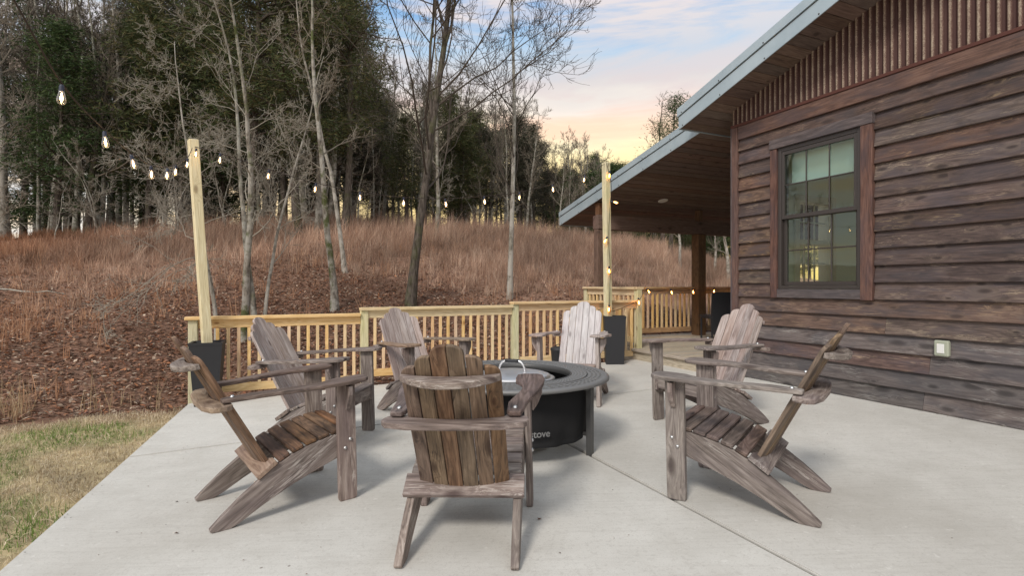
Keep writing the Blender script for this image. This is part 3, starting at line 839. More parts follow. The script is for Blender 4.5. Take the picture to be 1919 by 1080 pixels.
# ------------------------------------------------------------------ chairs
def make_chair():
    root = empty('adirondack_chair')
    P = []
    def add(name, me, par=None, loc=(0, 0, 0)):
        o = obj(name, me, par or root, loc); P.append(o); return o
    top = [(.045, .385), (-.08, .372), (-.2, .345), (-.30, .310), (-.38, .270), (-.47, .205), (-.56, .138), (-.64, .070), (-.695, .018)]
    bot = [(-.688, .004), (-.655, 0), (-.60, .0), (-.55, .022), (-.44, .082), (-.30, .148), (-.15, .205), (.045, .270)]
    for s in (-1, 1):
        add('rear_leg', prism('rear_leg', top + bot, 0, s * .251 - .018, s * .251 + .018, M['c_grey'], (0, .85, .5), .004))
    def top_at(y):
        for (a, b) in zip(top, top[1:]):
            if b[0] <= y <= a[0]:
                k = (y - b[0]) / (a[0] - b[0]); return b[1] + k * (a[1] - b[1]), math.atan2(a[1] - b[1], a[0] - b[0])
        return top[0][1], .05
    for i in range(6):
        y = .022 - i * .0705; h, sl = top_at(y); sl = sl if i else -.12
        hw = .268
        V, F = cbox(-hw, hw, -.0325, .0325, 0.001, .024, .006)
        o = add('seat_slat', mesh('seat_slat', V, F, M['c_dark'], 0), None, (0, y, h + .001 - (.004 if i == 0 else 0))); o.rotation_euler = (sl, 0, 0)
    V, F = cbox(-.231, .231, .028, .048, .285, .378, .004)
    add('front_apron', mesh('front_apron', V, F, M['c_grey'], 0))
    # front legs, bolts, brackets
    V, F = lathe([(0, .010), (.006, .009), (.010, .004), (.011, 0)], 10)
    bolt = mesh('bolt', V, F, M['bolt'], smooth=True)
    for s in (-1, 1):
        xc = s * .290
        pts = [(-.052, 0.0), (.035, 0), (.046, .012), (.048, .10), (.048, .664), (-.056, .660), (-.056, .02)]
        fl = add('front_leg', prism('front_leg', pts, 0, xc - .018, xc + .018, M['c_grey'], 2, .005))
        for (y, z) in ((.012, .345), (-.018, .300)):
            b = obj('bolt', bolt, fl, (xc + s * .018, y, z), rot=(0, s * PI / 2, 0))
        bp = [(.310, .520), (.318, .512), (.345, .552), (.368, .605), (.372, .6555), (.310, .6545)]
        bp = [(s * a, b) for a, b in bp]
        if s < 0: bp = bp[::-1]
        add('arm_bracket', prism('arm_bracket', bp, 1, -.013, .013, M['c_grey'], 2, .003))
    # arms
    outl = [(.232, .095), (.262, .118), (.345, .112), (.374, .085), (.384, .0), (.380, -.10), (.362, -.22), (.335, -.34), (.310, -.45), (.298, -.56), (.288, -.625),
            (.236, -.628), (.224, -.60), (.222, -.47), (.236, -.40), (.258, -.31), (.272, -.22), (.270, -.14), (.252, -.085), (.230, -.05), (.226, .03)]
    for s in (-1, 1):
        me = prism('arm', [(s * a, b) for a, b in (outl if s > 0 else outl[::-1])], 2, .003, .026, M['c_dark'], 1, .006)
        o = add('arm', me, None, (0, 0, .664)); o.rotation_euler = (.045, 0, 0)
        b = obj('bolt', bolt, o, (s * .26, -.575, .0275), rot=(0, 0, 0)); 
    # back slats
    th = math.radians(27.5); d = Vector((0, -math.sin(th), math.cos(th))); nrm = Vector((0, math.cos(th), math.sin(th)))
    base = Vector((0, -.375, .250))
    sw = .0705
    def arc(x): return .034 * (1 - (x / .215) ** 2)
    for i in range(6):
        xc = (i - 2.5) * sw; s = 1 if xc > 0 else -1; j = int(abs(i - 2.5))
        Ltop = (.838, .782, .722)[j]; drop = (.046, .042, .052)[j]
        hw = sw / 2 - .0012
        pts = [(-hw, 0), (hw, 0), (hw, Ltop - drop)]
        prof = []
        for q in range(9):
            f = (q / 8) ** 1.6; prof.append((hw - 2 * hw * f, Ltop - drop * (1 - f) ** 2.2 if False else Ltop - drop * (1 - math.sqrt(max(0, 1 - (1 - f) ** 2)))))
        pts = [(-hw, 0.0), (hw, 0.0)] + prof
        pts += []
        if s < 0: pts = [(-a, b) for a, b in pts][::-1]
        bm_me = prism('back_slat', pts, 1, -.020, 0, M['c_brown'], 2, .003)
        rot = Matrix.Rotation(th, 4, 'X')
        yaw = math.atan2(arc(xc + .03) - arc(xc - .03), .06)
        o = add('back_slat', bm_me, None, base + Vector((xc, 0, 0)) - nrm * arc(xc))
        o.rotation_euler = (rot @ Matrix.Rotation(-yaw, 4, 'Z')).to_euler()
    def slat_y(h, x, back=.021):   # rear face of the slats at height h
        s_ = (h - base.z) / d.z
        return base.y + d.y * s_ - (arc(x) + back) / nrm.y
    # top rail crescent
    h = .835
    xs = [-.212 + .424 * q / 14 for q in range(15)]
    fr = [(x, slat_y(h, x) - slat_y(h, .212)) for x in xs]
    bk = [(x, -.018 - .092 * max(0, 1 - (abs(x) / .214) ** 2.4)) for x in xs]
    me = prism('top_rail', fr + bk[::-1], 2, 0, .030, M['c_grey'], 0, .005)
    o = add('top_rail', me, None, (0, slat_y(h, .212), h - .02)); o.rotation_euler = (.20, 0, 0)
    # arm rail behind the back
    h = .632
    xs2 = [-.212 + .424 * q / 14 for q in range(15)]
    y0 = slat_y(h, .212)
    fr = [(-.318, -.012), (-.300, .02), (-.216, .02)] + [(x, slat_y(h, x) - y0) for x in xs2] + [(.216, .02), (.300, .02), (.318, -.012)]
    bk = [(.322, -.045), (.300, -.080), (.2, -.108), (0, -.118), (-.2, -.108), (-.300, -.080), (-.322, -.045)]
    me = prism('arm_rail', fr + bk, 2, 0, .028, M['c_grey'], 0, .005)
    o = add('arm_rail', me, None, (0, y0, .606)); o.rotation_euler = (.052, 0, 0)
    # hip board across the rear legs
    sl = math.atan2(.305 - .235, .10)
    fr = [(-.285, .0), (-.214, .0)] + [(x, -.004 - arc(x) * 1.25) for x in xs2] + [(.214, .0), (.285, .0)]
    bk = [(.285, -.118), (-.285, -.118)]
    me = prism('hip_board', fr + bk, 2, -.026, 0, M['c_grey'], 0, .004)
    o = add('hip_board', me, None, (0, -.384, .306)); o.rotation_euler = (sl, 0, 0)
    KIDS[root.name] = P
    return root
proto = make_chair()
GRP = 'adirondack chairs round the fire pit'
# centre of the front legs, direction faced, materials, label
chairs = [
    ((-.19, 2.95), (.070, 1.0), dict(back_slat='c_brown', seat_slat='c_grey', arm='c_dark', rear_leg='c_grey', front_leg='c_grey', arm_rail='c_grey', top_rail='c_grey', hip_board='c_grey'),
     'brown weathered chair with its back to the camera, in front of the fire pit'),
    ((-1.11, 3.275), (.79, .61), dict(back_slat='c_brown', seat_slat='c_warm', arm='c_dark', rear_leg='c_grey', front_leg='c_grey', arm_rail='c_tan', top_rail='c_grey', hip_board='c_tan'),
     'weathered chair with a warm brown seat, side on, near left of the fire pit'),
    ((1.075, 3.18), (-.815, .58), dict(back_slat='c_brown', seat_slat='c_dark', arm='c_grey', rear_leg='c_grey', front_leg='c_grey', arm_rail='c_grey', top_rail='c_grey', hip_board='c_grey'),
     'weathered chair with a nearly black seat, side on, near right of the fire pit'),
    ((-1.24, 4.17), (.985, -.16), dict(back_slat='c_pale', seat_slat='c_grey', arm='c_grey', rear_leg='c_grey', front_leg='c_grey', arm_rail='c_grey', top_rail='c_pale', hip_board='c_grey'),
     'chair with a pale greyish back beside the lowest railing, facing right'),
    ((-.66, 4.87), (.66, -.75), dict(back_slat='c_pale', seat_slat='c_grey', arm='c_tan', rear_leg='c_grey', front_leg='c_grey', arm_rail='c_grey', top_rail='c_pale', hip_board='c_grey'),
     'chair with pale striped back slats partly hidden behind the brown front chair'),
    ((.56, 5.20), (-.33, -.944), dict(back_slat='c_white', seat_slat='c_pale', arm='c_pale', rear_leg='c_grey', front_leg='c_pale', arm_rail='c_pale', top_rail='c_pale', hip_board='c_pale', front_apron='c_white', arm_bracket='c_pale'),
     'bleached near white chair beside the tall black planter, facing the camera'),
    ((1.39, 4.34), (-.89, -.45), dict(back_slat='c_pale', seat_slat='c_grey', arm='c_grey', rear_leg='c_grey', front_leg='c_grey', arm_rail='c_grey', top_rail='c_pale', hip_board='c_grey'),
     'pale backed chair in front of the deck step and house corner, facing left'),
]
for i, (p, f, ms, lab) in enumerate(chairs):
    yaw = math.atan2(-f[0], f[1])
    z = slab_z(p[0], p[1])
    if i == 0:
        o = proto; o.location = (*p, z); o.rotation_euler = (0, 0, yaw)
        tag(o, lab, 'chair', GRP); kids = KIDS[proto.name]
        proto_kids = list(kids)
    else:
        o = proto.copy(); C.objects.link(o); o.location = (*p, z)
        tag(o, lab, 'chair', GRP); kids = []
        for ch in proto_kids:
            c = ch.copy(); C.objects.link(c); c.parent = o; kids.append(c)
            for g_ in ch.children:
                d_ = g_.copy(); C.objects.link(d_); d_.parent = c
    # rest the chair on the sloping slab
    nz = Vector((-.02186, -.0099, 1)).normalized()
    R = Vector((0, 0, 1)).rotation_difference(nz).to_matrix() @ Matrix.Rotation(yaw, 3, 'Z')
    o.rotation_euler = R.to_euler()
    for c in kids:
        base_n = c.name.split('.')[0]
        if base_n in ms:
            c.material_slots[0].link = 'OBJECT'; c.material_slots[0].material = M[ms[base_n]]

# ------------------------------------------------------------------ fire pit
TX, TY = .01, 4.01
TZ = slab_z(TX, TY)
pit = empty('fire_pit_table', (TX, TY, TZ), 0, label='round dark steel fire pit table with black fabric skirt in the middle of the chairs', cat='fire pit')
def ring_grid(name, r0, r1, nr, na, z, thick, m, hole):
    """annulus of polar cells; hole(i, j) cells are left open"""
    V, F = [], []
    n1 = nr + 1
    for zz in (z, z - thick):
        for j in range(na):
            a = 2 * PI * j / na
            for i in range(n1):
                r = r0 + (r1 - r0) * i / nr
                V.append((r * math.cos(a), r * math.sin(a), zz))
    K = na * n1
    for j in range(na):
        j2 = (j + 1) % na
        for i in range(nr):
            a, b, c, d = j * n1 + i, j * n1 + i + 1, j2 * n1 + i + 1, j2 * n1 + i
            if hole(i, j): 
                for (p, q) in ((a, b), (b, c), (c, d), (d, a)): F.append((p, q, q + K, p + K))
            else: F.append((a, b, c, d)); F.append((a + K, d + K, c + K, b + K))
    return mesh(name, V, F, m)
hz = .530
obj('inner_grate', ring_grid('inner_grate', .438, .540, 9, 200, hz + .006, .004, M['metal_grill'], lambda i, j: i % 2 == 1 and j % 2 == 0), pit)
obj('outer_grate', ring_grid('outer_grate', .562, .668, 7, 220, hz + .004, .004, M['metal_grill'], lambda i, j: i % 2 == 1 and j % 3 != 0), pit)
V, F = lathe([(.430, hz - .04), (.424, hz - .035), (.424, hz + .004), (.430, hz + .010), (.438, hz + .008), (.438, hz + .0)], 96)
obj('inner_lip', mesh('inner_lip', V, F, M['metal_dark'], smooth=True), pit)
V, F = lathe([(.540, hz + .0), (.540, hz + .008), (.547, hz + .008), (.550, hz - .012), (.553, hz - .012), (.556, hz + .006), (.562, hz + .006), (.562, hz + 0)], 96)
obj('ring_joint', mesh('ring_joint', V, F, M['metal_grill']), pit)
V, F = lathe([(.668, hz), (.668, hz + .006), (.690, hz + .005), (.704, hz + .001), (.710, hz - .006), (.710, hz - .020), (.704, hz - .022), (.700, hz - .012), (.668, hz - .004)], 96)
obj('outer_rim', mesh('outer_rim', V, F, M['metal_grill'], smooth=True), pit)
V, F = lathe([(.60, hz - .012), (.60, hz - .050), (.575, hz - .050), (.575, hz - .012)], 64)
obj('support_ring', mesh('support_ring', V, F, M['metal_dark']), pit)
rf = random.Random(3)
# fabric skirt with soft folds
V, F = [], []
na = 160; zs = [.125, .130, .145, .149, .17, .22, .28, .34, .42, .485]
ph = [rf.uniform(0, 6) for _ in range(4)]
for j in range(na):
    a = 2 * PI * j / na
    for z in zs:
        k = (1 - (z - .12) / .34)
        r = .565 + .010 * k * (math.sin(7 * a + ph[0]) + .7 * math.sin(13 * a + ph[1] + z * 6) + .5 * math.sin(23 * a + ph[2] - z * 9)) - (.004 if .146 < z < .15 else 0)
        V.append((r * math.cos(a), r * math.sin(a), z))
n = len(zs)
for j in range(na):
    j2 = (j + 1) % na
    for i in range(n - 1): F.append((j * n + i, j2 * n + i, j2 * n + i + 1, j * n + i + 1))
obj('fabric_skirt', mesh('fabric_skirt', V, F, M['fabric'], smooth=True), pit)
for k in range(4):
    a = math.radians(-28) + k * PI / 2
    V, F = cbox(.588, .622, -.036, .036, .0, hz - .018, .003)
    o = obj('leg', mesh('leg', V, F, M['metal_dark']), pit, rz=a)
    V, F = cbox(.46, .587, -.012, .012, .135, .16, .003)
    obj('foot_bar', mesh('foot_bar', V, F, M['metal_dark']), pit, rz=a)
for k in range(8):
    a = math.radians(-80) + k * PI / 4
    V, F = cbox(.602, .655, -.022, .022, hz - .062, hz - .014, .003)
    obj('bracket', mesh('bracket', V, F, M['metal_dark']), pit, rz=a)
# lettering on the skirt
cu = bpy.data.curves.new('lettering', 'FONT'); cu.body = 'stove'; cu.size = .066; cu.offset = .0009; cu.space_character = .98
to_ = bpy.data.objects.new('lettering', cu); C.objects.link(to_)
dg = bpy.context.evaluated_depsgraph_get(); dg.update()
me = bpy.data.meshes.new_from_object(to_.evaluated_get(dg)); bpy.data.objects.remove(to_)
bm = bmesh.new(); bm.from_mesh(me)
bmesh.ops.triangulate(bm, faces=bm.faces)
bmesh.ops.subdivide_edges(bm, edges=[e for e in bm.edges if e.calc_length() > .02], cuts=1)
aS = math.atan2(-.565, .100)
for v in bm.verts:
    a = aS + v.co.x / .585; zz = .205 + v.co.y * 1.0
    v.co = Vector((.588 * math.cos(a), .588 * math.sin(a), zz))
me2 = bpy.data.meshes.new('lettering'); bm.to_mesh(me2); bm.free(); me2.materials.append(M['print'])
obj('lettering', me2, pit)
# stove with lid inside the table
stove = empty('fire_pit_stove', (TX - .01, TY + .0, TZ), 0, label='stainless steel lidded stove standing inside the round table', cat='stove')
V, F = lathe([(.0, .08), (.30, .08), (.30, .10), (.30, .475), (.312, .482), (.312, .492), (.20, .492)], 64)
obj('body', mesh('body', V, F, M['steel'], smooth=True), stove)
for k in range(6):
    a = k * PI / 3
    V, F = tube_data([(.22 * math.cos(a), .22 * math.sin(a), 0.0), (.22 * math.cos(a), .22 * math.sin(a), .082)], .02, 8)
    obj('foot', mesh('foot', V, F, M['steel']), stove)
V, F = lathe([(.0, .548), (.10, .546), (.20, .538), (.262, .528), (.286, .520), (.288, .510), (.300, .506), (.322, .500), (.322, .495), (.30, .495)], 72)
lid = obj('lid', mesh('lid', V, F, M['steel'], smooth=True), stove)
hp = []
for k in range(13):
    a = PI * k / 12
    hp.append((-.105 * math.cos(a) if 2 < k < 10 else (-.105 * math.cos(a) * 1.0), 0, .538 + .085 * min(1, math.sin(a) * 1.25)))
V, F = tube_data(hp, .008, 12)
hd = obj('handle', mesh('handle', V, F, M['steel'], smooth=True), lid, rz=math.radians(-20))
V, F = tube_data(hp[4:9], .0135, 12)
obj('handle_grip', mesh('handle_grip', V, F, M['black_plastic'], smooth=True), lid, rz=math.radians(-20))

# ------------------------------------------------------------------ planters, light posts, bin
def planter(base, wt, wb, h, label, rz):
    o = empty('planter', base, rz, label=label, cat='planter', group='black square planters holding the light posts')
    prof = [(wb / 2, .0), (wb / 2 + .002, .01), (wt / 2 - .003, h - .03), (wt / 2, h - .028), (wt / 2 + .002, h), (wt / 2 - .022, h), (wt / 2 - .03, h - .06)]
    s2 = math.sqrt(2)
    V, F = lathe([(r * s2, z) for r, z in prof], 4)
    me = mesh('pot', V, F, M['black_plastic'])
    p = obj('pot', me, o, rz=PI / 4)
    r_ = (wt / 2 - .03); V = [(-r_, -r_, h - .055), (r_, -r_, h - .055), (r_, r_, h - .055), (-r_, r_, h - .055)]
    obj('soil', mesh('soil', V, [(0, 1, 2, 3)], M['soil']), o)
    return o
pl1 = Vector((-3.195, 5.60, slab_z(-3.195, 5.60)))
pl2 = Vector((1.475, 7.70, slab_z(1.475, 7.70)))
planter(pl1, .31, .215, .655, 'black square planter holding the leaning left light post', math.radians(22))
planter(pl2, .31, .25, .685, 'black square planter holding the right light post by the deck', math.radians(-6))
def light_post(p0, p1, label, m='pine_pale'):
    d = p1 - p0; L = d.length
    V, F = cbox(-.0445, .0445, -.0445, .0445, 0, L, .005)
    o = obj('light_post', mesh('light_post', V, F, M[m], 2), label=label, cat='post')
    o.location = p0; q = d.to_track_quat('Z', 'Y'); o.rotation_euler = (q @ Matrix.Rotation(math.radians(0), 3, 'Z').to_quaternion()).to_euler()
    return o
lp1b, lp1t = at(389, 650, 5.59), at(362, 262, 5.50)
lp1b = lp1b + (lp1b - lp1t) * .10
light_post(lp1b, lp1t, 'tall pale timber post leaning in the left planter, carrying string lights')
lp2t, lp2b = at(1136, 305, 7.70), at(1140, 592, 7.72)
lp2b = lp2b + (lp2b - lp2t) * .1
light_post(lp2b, lp2t, 'tall treated timber post in the right planter, wrapped with string lights', 'pine_green')
# little black bin
bn = empty('lidded_bin', (*on_slab(1047, 683)[:2], 0), 0, label='small black lidded bin behind the bleached chair', cat='bin')
b_ = Vector((.62, 7.15)); bn.location = (b_.x, b_.y, slab_z(*b_))
V, F = lathe([(0, 0), (.075, 0), (.078, .008), (.100, .275), (.106, .278), (.106, .295), (.10, .30)], 28)
obj('bucket', mesh('bucket', V, F, M['black_plastic'], smooth=True), bn)
V, F = lathe([(0, .330), (.06, .326), (.098, .312), (.108, .304), (.108, .298)], 28)
obj('lid', mesh('lid', V, F, M['black_plastic'], smooth=True), bn)
V, F = tube_data([(-.03, 0, .325), (-.026, 0, .348), (0, 0, .357), (.026, 0, .348), (.03, 0, .325)], .006, 8)
obj('handle', mesh('handle', V, F, M['black_plastic'], smooth=True), bn)

# ------------------------------------------------------------------ wicker dining chairs on the deck
def wicker(px, Y, rz, label):
    p = at(px, 600, Y); o = empty('wicker_chair', (p.x, p.y, dz), rz, label=label, cat='chair', group='black wicker chairs on the deck')
    V, F = [], []
    n = 10
    for k in range(n + 1):
        z = .12 + .72 * k / n; y = -.22 - .10 * (k / n) ** 2; hw = .205 + .035 * k / n
        V += [(-hw, y, z), (hw, y, z), (hw, y - .035, z), (-hw, y - .035, z)]
    for k in range(n):
        for q in range(4): F.append((4 * k + q, 4 * k + (q + 1) % 4, 4 * k + 4 + (q + 1) % 4, 4 * k + 4 + q))
    F += [(3, 2, 1, 0), (4 * n, 4 * n + 1, 4 * n + 2, 4 * n + 3)]
    m = M['wick']
    obj('backrest', mesh('backrest', V, F, m), o)
    V, F = cbox(-.225, .225, -.225, .235, .38, .44, .01); obj('seat', mesh('seat', V, F, m), o)
    for sx in (-1, 1):
        for (y0, y1) in ((-.25, -.22), (.21, .21)):
            V, F = tube_data([(sx * .2, y0, 0), (sx * .2, y1, .38)], .018, 8); obj('leg', mesh('leg', V, F, m), o)
    return o
m = mat('black wicker', (.014, .015, .021), .55); t_ = NT(m)
p_ = t_.add('ShaderNodeTexCoord').outputs['Object']
w1 = t_.add('ShaderNodeTexWave', {'Vector': p_, 'Scale': 22.0}, bands_direction='Z').outputs[1]
w2 = t_.add('ShaderNodeTexWave', {'Vector': p_, 'Scale': 22.0}, bands_direction='X').outputs[1]
t_.bump(t_.math('MULTIPLY', w1, w2), .8, .006); M['wick'] = m
wicker(1345, 9.35, math.radians(3), 'black wicker dining chair on the deck, its back to the camera')
wicker(1391, 10.4, math.radians(40), 'black wicker dining chair half hidden behind the house corner')

# ------------------------------------------------------------------ string lights
def spline(pts, sub=8):
    out = []; P = [Vector(p) for p in pts]
    P = [P[0] * 2 - P[1]] + P + [P[-1] * 2 - P[-2]]
    for i in range(1, len(P) - 2):
        p0, p1, p2, p3 = P[i - 1:i + 3]
        for k in range(sub):
            t = k / sub
            out.append(.5 * ((2 * p1) + (-p0 + p2) * t + (2 * p0 - 5 * p1 + 4 * p2 - p3) * t * t + (-p0 + 3 * p1 - 3 * p2 + p3) * t ** 3))
    out.append(P[-2]); return out
bp = [(.004, .0), (.012, -.004), (.0135, -.012), (.017, -.03), (.0215, -.050), (.0215, -.060), (.017, -.071), (.008, -.078), (.0, -.080)]
V, F = lathe(bp, 14); bulb_me = mesh('bulb', V, F, M['bulb'], smooth=True)
V, F = tube_data([(0, 0, -.014), (0.001, 0, -.024), (.0, 0, -.036), (0, 0, -.052), (0, 0, -.058)], [.0015, .003, .0058, .0062, .002], 8); fil_me = mesh('filament', V, F, M['filament'])
V, F = tube_data([(0, 0, -.010), (0.001, 0, -.022), (.0, 0, -.036), (0, 0, -.056), (0, 0, -.062)], [.002, .0055, .0095, .0095, .003], 8); fil_me2 = mesh('filament', V, F, M['filament_amber'])
V, F = lathe([(0, .030), (.008, .030), (.011, .024), (.0125, .0), (.011, -.008), (0, -.008)], 12); sock_me = mesh('socket', V, F, M['socket'])
def string(label, cordpts, bulbs, amber=False, tilts=None, scale=1.0):
    o = empty('string_light', cordpts[0], 0, label=label, cat='string light', group='strings of warm bulbs')
    o0 = Vector(cordpts[0])
    pts = spline(cordpts)
    V, F = tube_data([p - o0 for p in pts], .0042, 5); obj('cord', mesh('cord', V, F, M['cord'], smooth=True), o)
    rr = random.Random(5)
    for i, b in enumerate(bulbs):
        # b marks the middle of the bulb
        bo = obj('bulb', bulb_me, o, Vector(b) - o0 + Vector((0, 0, .045)))
        tl = (tilts or {}).get(i, (rr.uniform(-.15, .15), rr.uniform(-.2, .2), 0)); bo.rotation_euler = tl
        bo.scale = (scale,) * 3
        obj('filament', fil_me2 if amber else fil_me, bo); obj('socket', sock_me, bo)
    return o
L1 = [((352, 311), 4.95), ((330, 325), 4.55), ((314, 332), 4.15), ((284, 330), 3.75), ((248, 311), 3.35), ((197, 270), 2.95), ((116, 187), 2.50)]
b1 = [at(*p, Y) for p, Y in L1]
up = Vector((0, 0, .078))
c1 = [lp1t + Vector((.03, -.06, -.10))] + [b + up for b in b1] + [Vector((-1.93, 2.0, 2.28)), Vector((-1.7, 1.3, 2.55)), Vector((-1.5, .4, 2.95))]
string('string of clear bulbs sagging from the left post out of the top left corner', c1, [at(368, 291, 5.38)] + b1, scale=.86)
xs_ = [(413, 301), (504, 331), (592, 356), (675, 372), (757, 382), (835, 384), (908, 379), (974, 371), (1036, 356), (1096, 338)]
p0, p1 = at(366, 285, 5.42), at(1136, 312, 7.70)
b2 = []
for (x, y) in xs_:
    a = (x - 960) / 1000; dx, dy = p1.x - p0.x, p1.y - p0.y
    k = (a * p0.y - p0.x) / (dx - a * dy); Y = p0.y + k * dy
    b2.append(at(x, y, Y))
string('long string of bulbs hanging between the left and the right post', [lp1t + Vector((.04, -.03, -.08))] + [b + up for b in b2] + [lp2t + Vector((-.03, -.05, -.03))], b2, scale=1.0)
b3 = [at(1143, 330, 7.62), at(1149, 384, 7.64), at(1137, 453, 7.60), at(1142, 509, 7.62), at(1142, 581, 7.62), at(1197, 568, 7.95), at(1214, 548, 9.62), at(1258, 549, 9.82), at(1299, 548, 10.02), at(1339, 547, 10.25), at(1376, 547, 10.45)]
cps = [lp2t + Vector((.0, -.06, -.02)), at(1146, 345, 7.62), at(1144, 384, 7.63), at(1141, 449, 7.62), at(1144, 504, 7.62), at(1143, 576, 7.62), at(1150, 583, 7.66), at(1175, 574, 7.8), at(1195, 564, 7.93),
       at(1203, 556, 8.02), at(1206, 545, 8.8), at(1210, 543, 9.60), at(1232, 546, 9.72), at(1256, 543, 9.83), at(1280, 546, 9.93), at(1298, 543, 10.04), at(1320, 545, 10.14), at(1338, 543, 10.26), at(1376, 543, 10.5)]
string('string of amber bulbs running down the right post and along the deck railing', cps, b3, amber=True,
       tilts={1: (0, -1.3, 0), 2: (.2, .5, 0), 6: (0, -.6, 0), 7: (0, -.3, 0)}, scale=1.05)


# ------------------------------------------------------------------ litter and grass (nobody could count these)
nr = np.random.RandomState(11)
def in_view(x, y, m=1.5):
    return (np.abs(x) < y * .99 + m) & (y > .5)
def tri_index(n, per): return np.arange(n * per)
# fallen leaves: folded diamonds lying every way
def leaves(name, n, vr, ur, dens, size, seed_cols, label=None, zoff=.012, minv=None):
    u = nr.uniform(ur[0], ur[1], n); v = nr.uniform(vr[0], vr[1], n)
    keep = nr.rand(n) < dens(u, v); u, v = u[keep], v[keep]
    x = EX * u - EY * v; y = EY * u + EX * v
    k = in_view(x, y); x, y, u, v = x[k], y[k], u[k], v[k]; n = len(x)
    z = terrain(x, y) + zoff + nr.uniform(0, .03, n)
    s = nr.uniform(size[0], size[1], n); a = nr.uniform(0, 2 * PI, n)
    ti = nr.normal(0, .28, n); tj = nr.normal(0, .28, n)
    dx, dy = np.cos(a), np.sin(a)
    L = np.stack([dx, dy, ti], -1) * s[:, None]; Wd = np.stack([-dy, dx, tj], -1) * (s * nr.uniform(.3, .5, n))[:, None]
    c = np.stack([x, y, z], -1); fold = np.stack([np.zeros(n), np.zeros(n), s * nr.uniform(.0, .22, n)], -1)
    P = np.stack([c - L, c - Wd + fold, c + L, c + Wd + fold], 1).reshape(-1, 3)
    b = np.arange(n)[:, None] * 4
    F = np.concatenate([b + 0, b + 1, b + 2, b + 0, b + 2, b + 3], 1).reshape(-1)
    cols = np.array(seed_cols); ci = nr.randint(0, len(cols), n)
    cc = cols[ci] * nr.uniform(.65, 1.35, (n, 1)); cc = np.repeat(cc, 4, 0)
    me = np_mesh(name, P, F, 3, M['leaf'], cc)
    return obj(name, me, kind='stuff')
LC = [(.22, .115, .075), (.27, .145, .092), (.17, .092, .064), (.34, .20, .130), (.22, .125, .090), (.16, .095, .070), (.30, .130, .070), (.48, .38, .29), (.20, .110, .080), (.40, .185, .095), (.36, .27, .20), (.13, .085, .065)]
def dl(u, v):
    d = 1 - .75 * field_amount(u, v)
    return d * np.clip(1.15 - (v - 6.5) / 18, .25, 1)
leaves('leaf_litter', 230000, (6.62, 18), (-13, 9), dl, (.018, .044), LC)
leaves('woodland_litter', 16000, (23, 40), (-34, 18), lambda u, v: np.full(len(u), .8), (.07, .13), [(.10, .06, .04), (.14, .08, .05), (.07, .05, .035), (.2, .13, .09)])

def blades(name, x, y, h, w, lean, cols, m, segs=2, zoff=0.0, wind=(0, 0), zf=None, droop=.5):
    """each blade a tapering strip of `segs` quads ending in a point"""
    n = len(x); a = nr.uniform(0, 2 * PI, n)
    la = nr.uniform(0, 2 * PI, n); ll = np.abs(nr.normal(0, lean, n))
    lx, ly = np.cos(la) * ll + wind[0], np.sin(la) * ll + wind[1]
    z = (zf if zf is not None else terrain(x, y)) + zoff
    rows = []
    for k in range(segs):
        f = k / segs; hx = h * f
        cx = x + lx * h * (f ** 1.6); cy = y + ly * h * (f ** 1.6); cz = z + hx * (1 - droop * .35 * f * np.minimum(ll, 1))
        ww = w * (1 - .55 * f) * .5
        rows.append(np.stack([cx - np.cos(a) * ww, cy - np.sin(a) * ww, cz], -1))
        rows.append(np.stack([cx + np.cos(a) * ww, cy + np.sin(a) * ww, cz], -1))
    rows.append(np.stack([x + lx * h, y + ly * h, z + h * (1 - droop * .35 * np.minimum(ll, 1))], -1))
    P = np.stack(rows, 1); nv = P.shape[1]; P = P.reshape(-1, 3)
    b = np.arange(n)[:, None] * nv; T = []
    for k in range(segs - 1):
        o = 2 * k
        T += [b + o, b + o + 1, b + o + 3, b + o, b + o + 3, b + o + 2]
    o = 2 * (segs - 1); T += [b + o, b + o + 1, b + nv - 1]
    F = np.concatenate(T, 1).reshape(-1)
    cc = np.repeat(cols, nv, 0)
    return obj(name, np_mesh(name, P, F, 3, m, cc), kind='stuff')
# tall dry grass on the hill: tufts of blades
def tufts(n, vr, ur, dens):
    u = nr.uniform(ur[0], ur[1], n); v = nr.uniform(vr[0], vr[1], n)
    keep = nr.rand(n) < dens(u, v); u, v = u[keep], v[keep]
    x = EX * u - EY * v; y = EY * u + EX * v; k = in_view(x, y, 2)
    return x[k], y[k], u[k], v[k]
def patch(u, v, f=1.0, ph=0.0):
    return .5 + .25 * (np.sin(u * 1.1 * f + ph) * np.sin(v * .9 * f + 1.3 + ph) + np.sin(u * 2.7 * f + v * 1.9 * f + ph) * .7 + np.sin(u * .37 * f - v * .5 * f + ph))
def dfield(u, v):
    fa = field_amount(u, v)
    return np.clip(fa * (.35 + .9 * patch(u, v)), 0, 1) * np.clip((26.5 - v) / 2.5, 0, 1)
tx, ty, tu, tv = tufts(30000, (11, 26.5), (-26, 24), dfield)
reps = 11
X = np.repeat(tx, reps) + nr.normal(0, .07, len(tx) * reps); Y = np.repeat(ty, reps) + nr.normal(0, .07, len(tx) * reps)
hh = np.repeat(nr.uniform(.35, .95, len(tx)) * (1 - .52 * np.clip((-tu - 2.5) / 4, 0, 1)) * (.6 + .8 * patch(tu, tv, 2.2, 5.0)) * (.55 + .45 * np.clip((tv - 13) / 5, 0, 1)), reps) * nr.uniform(.6, 1.1, len(X))
GC = np.array([(.54, .375, .275), (.45, .29, .205), (.64, .47, .36), (.36, .225, .16), (.58, .41, .305), (.48, .31, .22)])
gcx = GC[nr.randint(0, len(GC), len(tx))] * (.42 + .72 * patch(tu, tv, 1.6, 2.0))[:, None] * nr.uniform(.75, 1.25, (len(tu), 1))
left = np.clip((-tu - 3) / 4, 0, 1)[:, None]
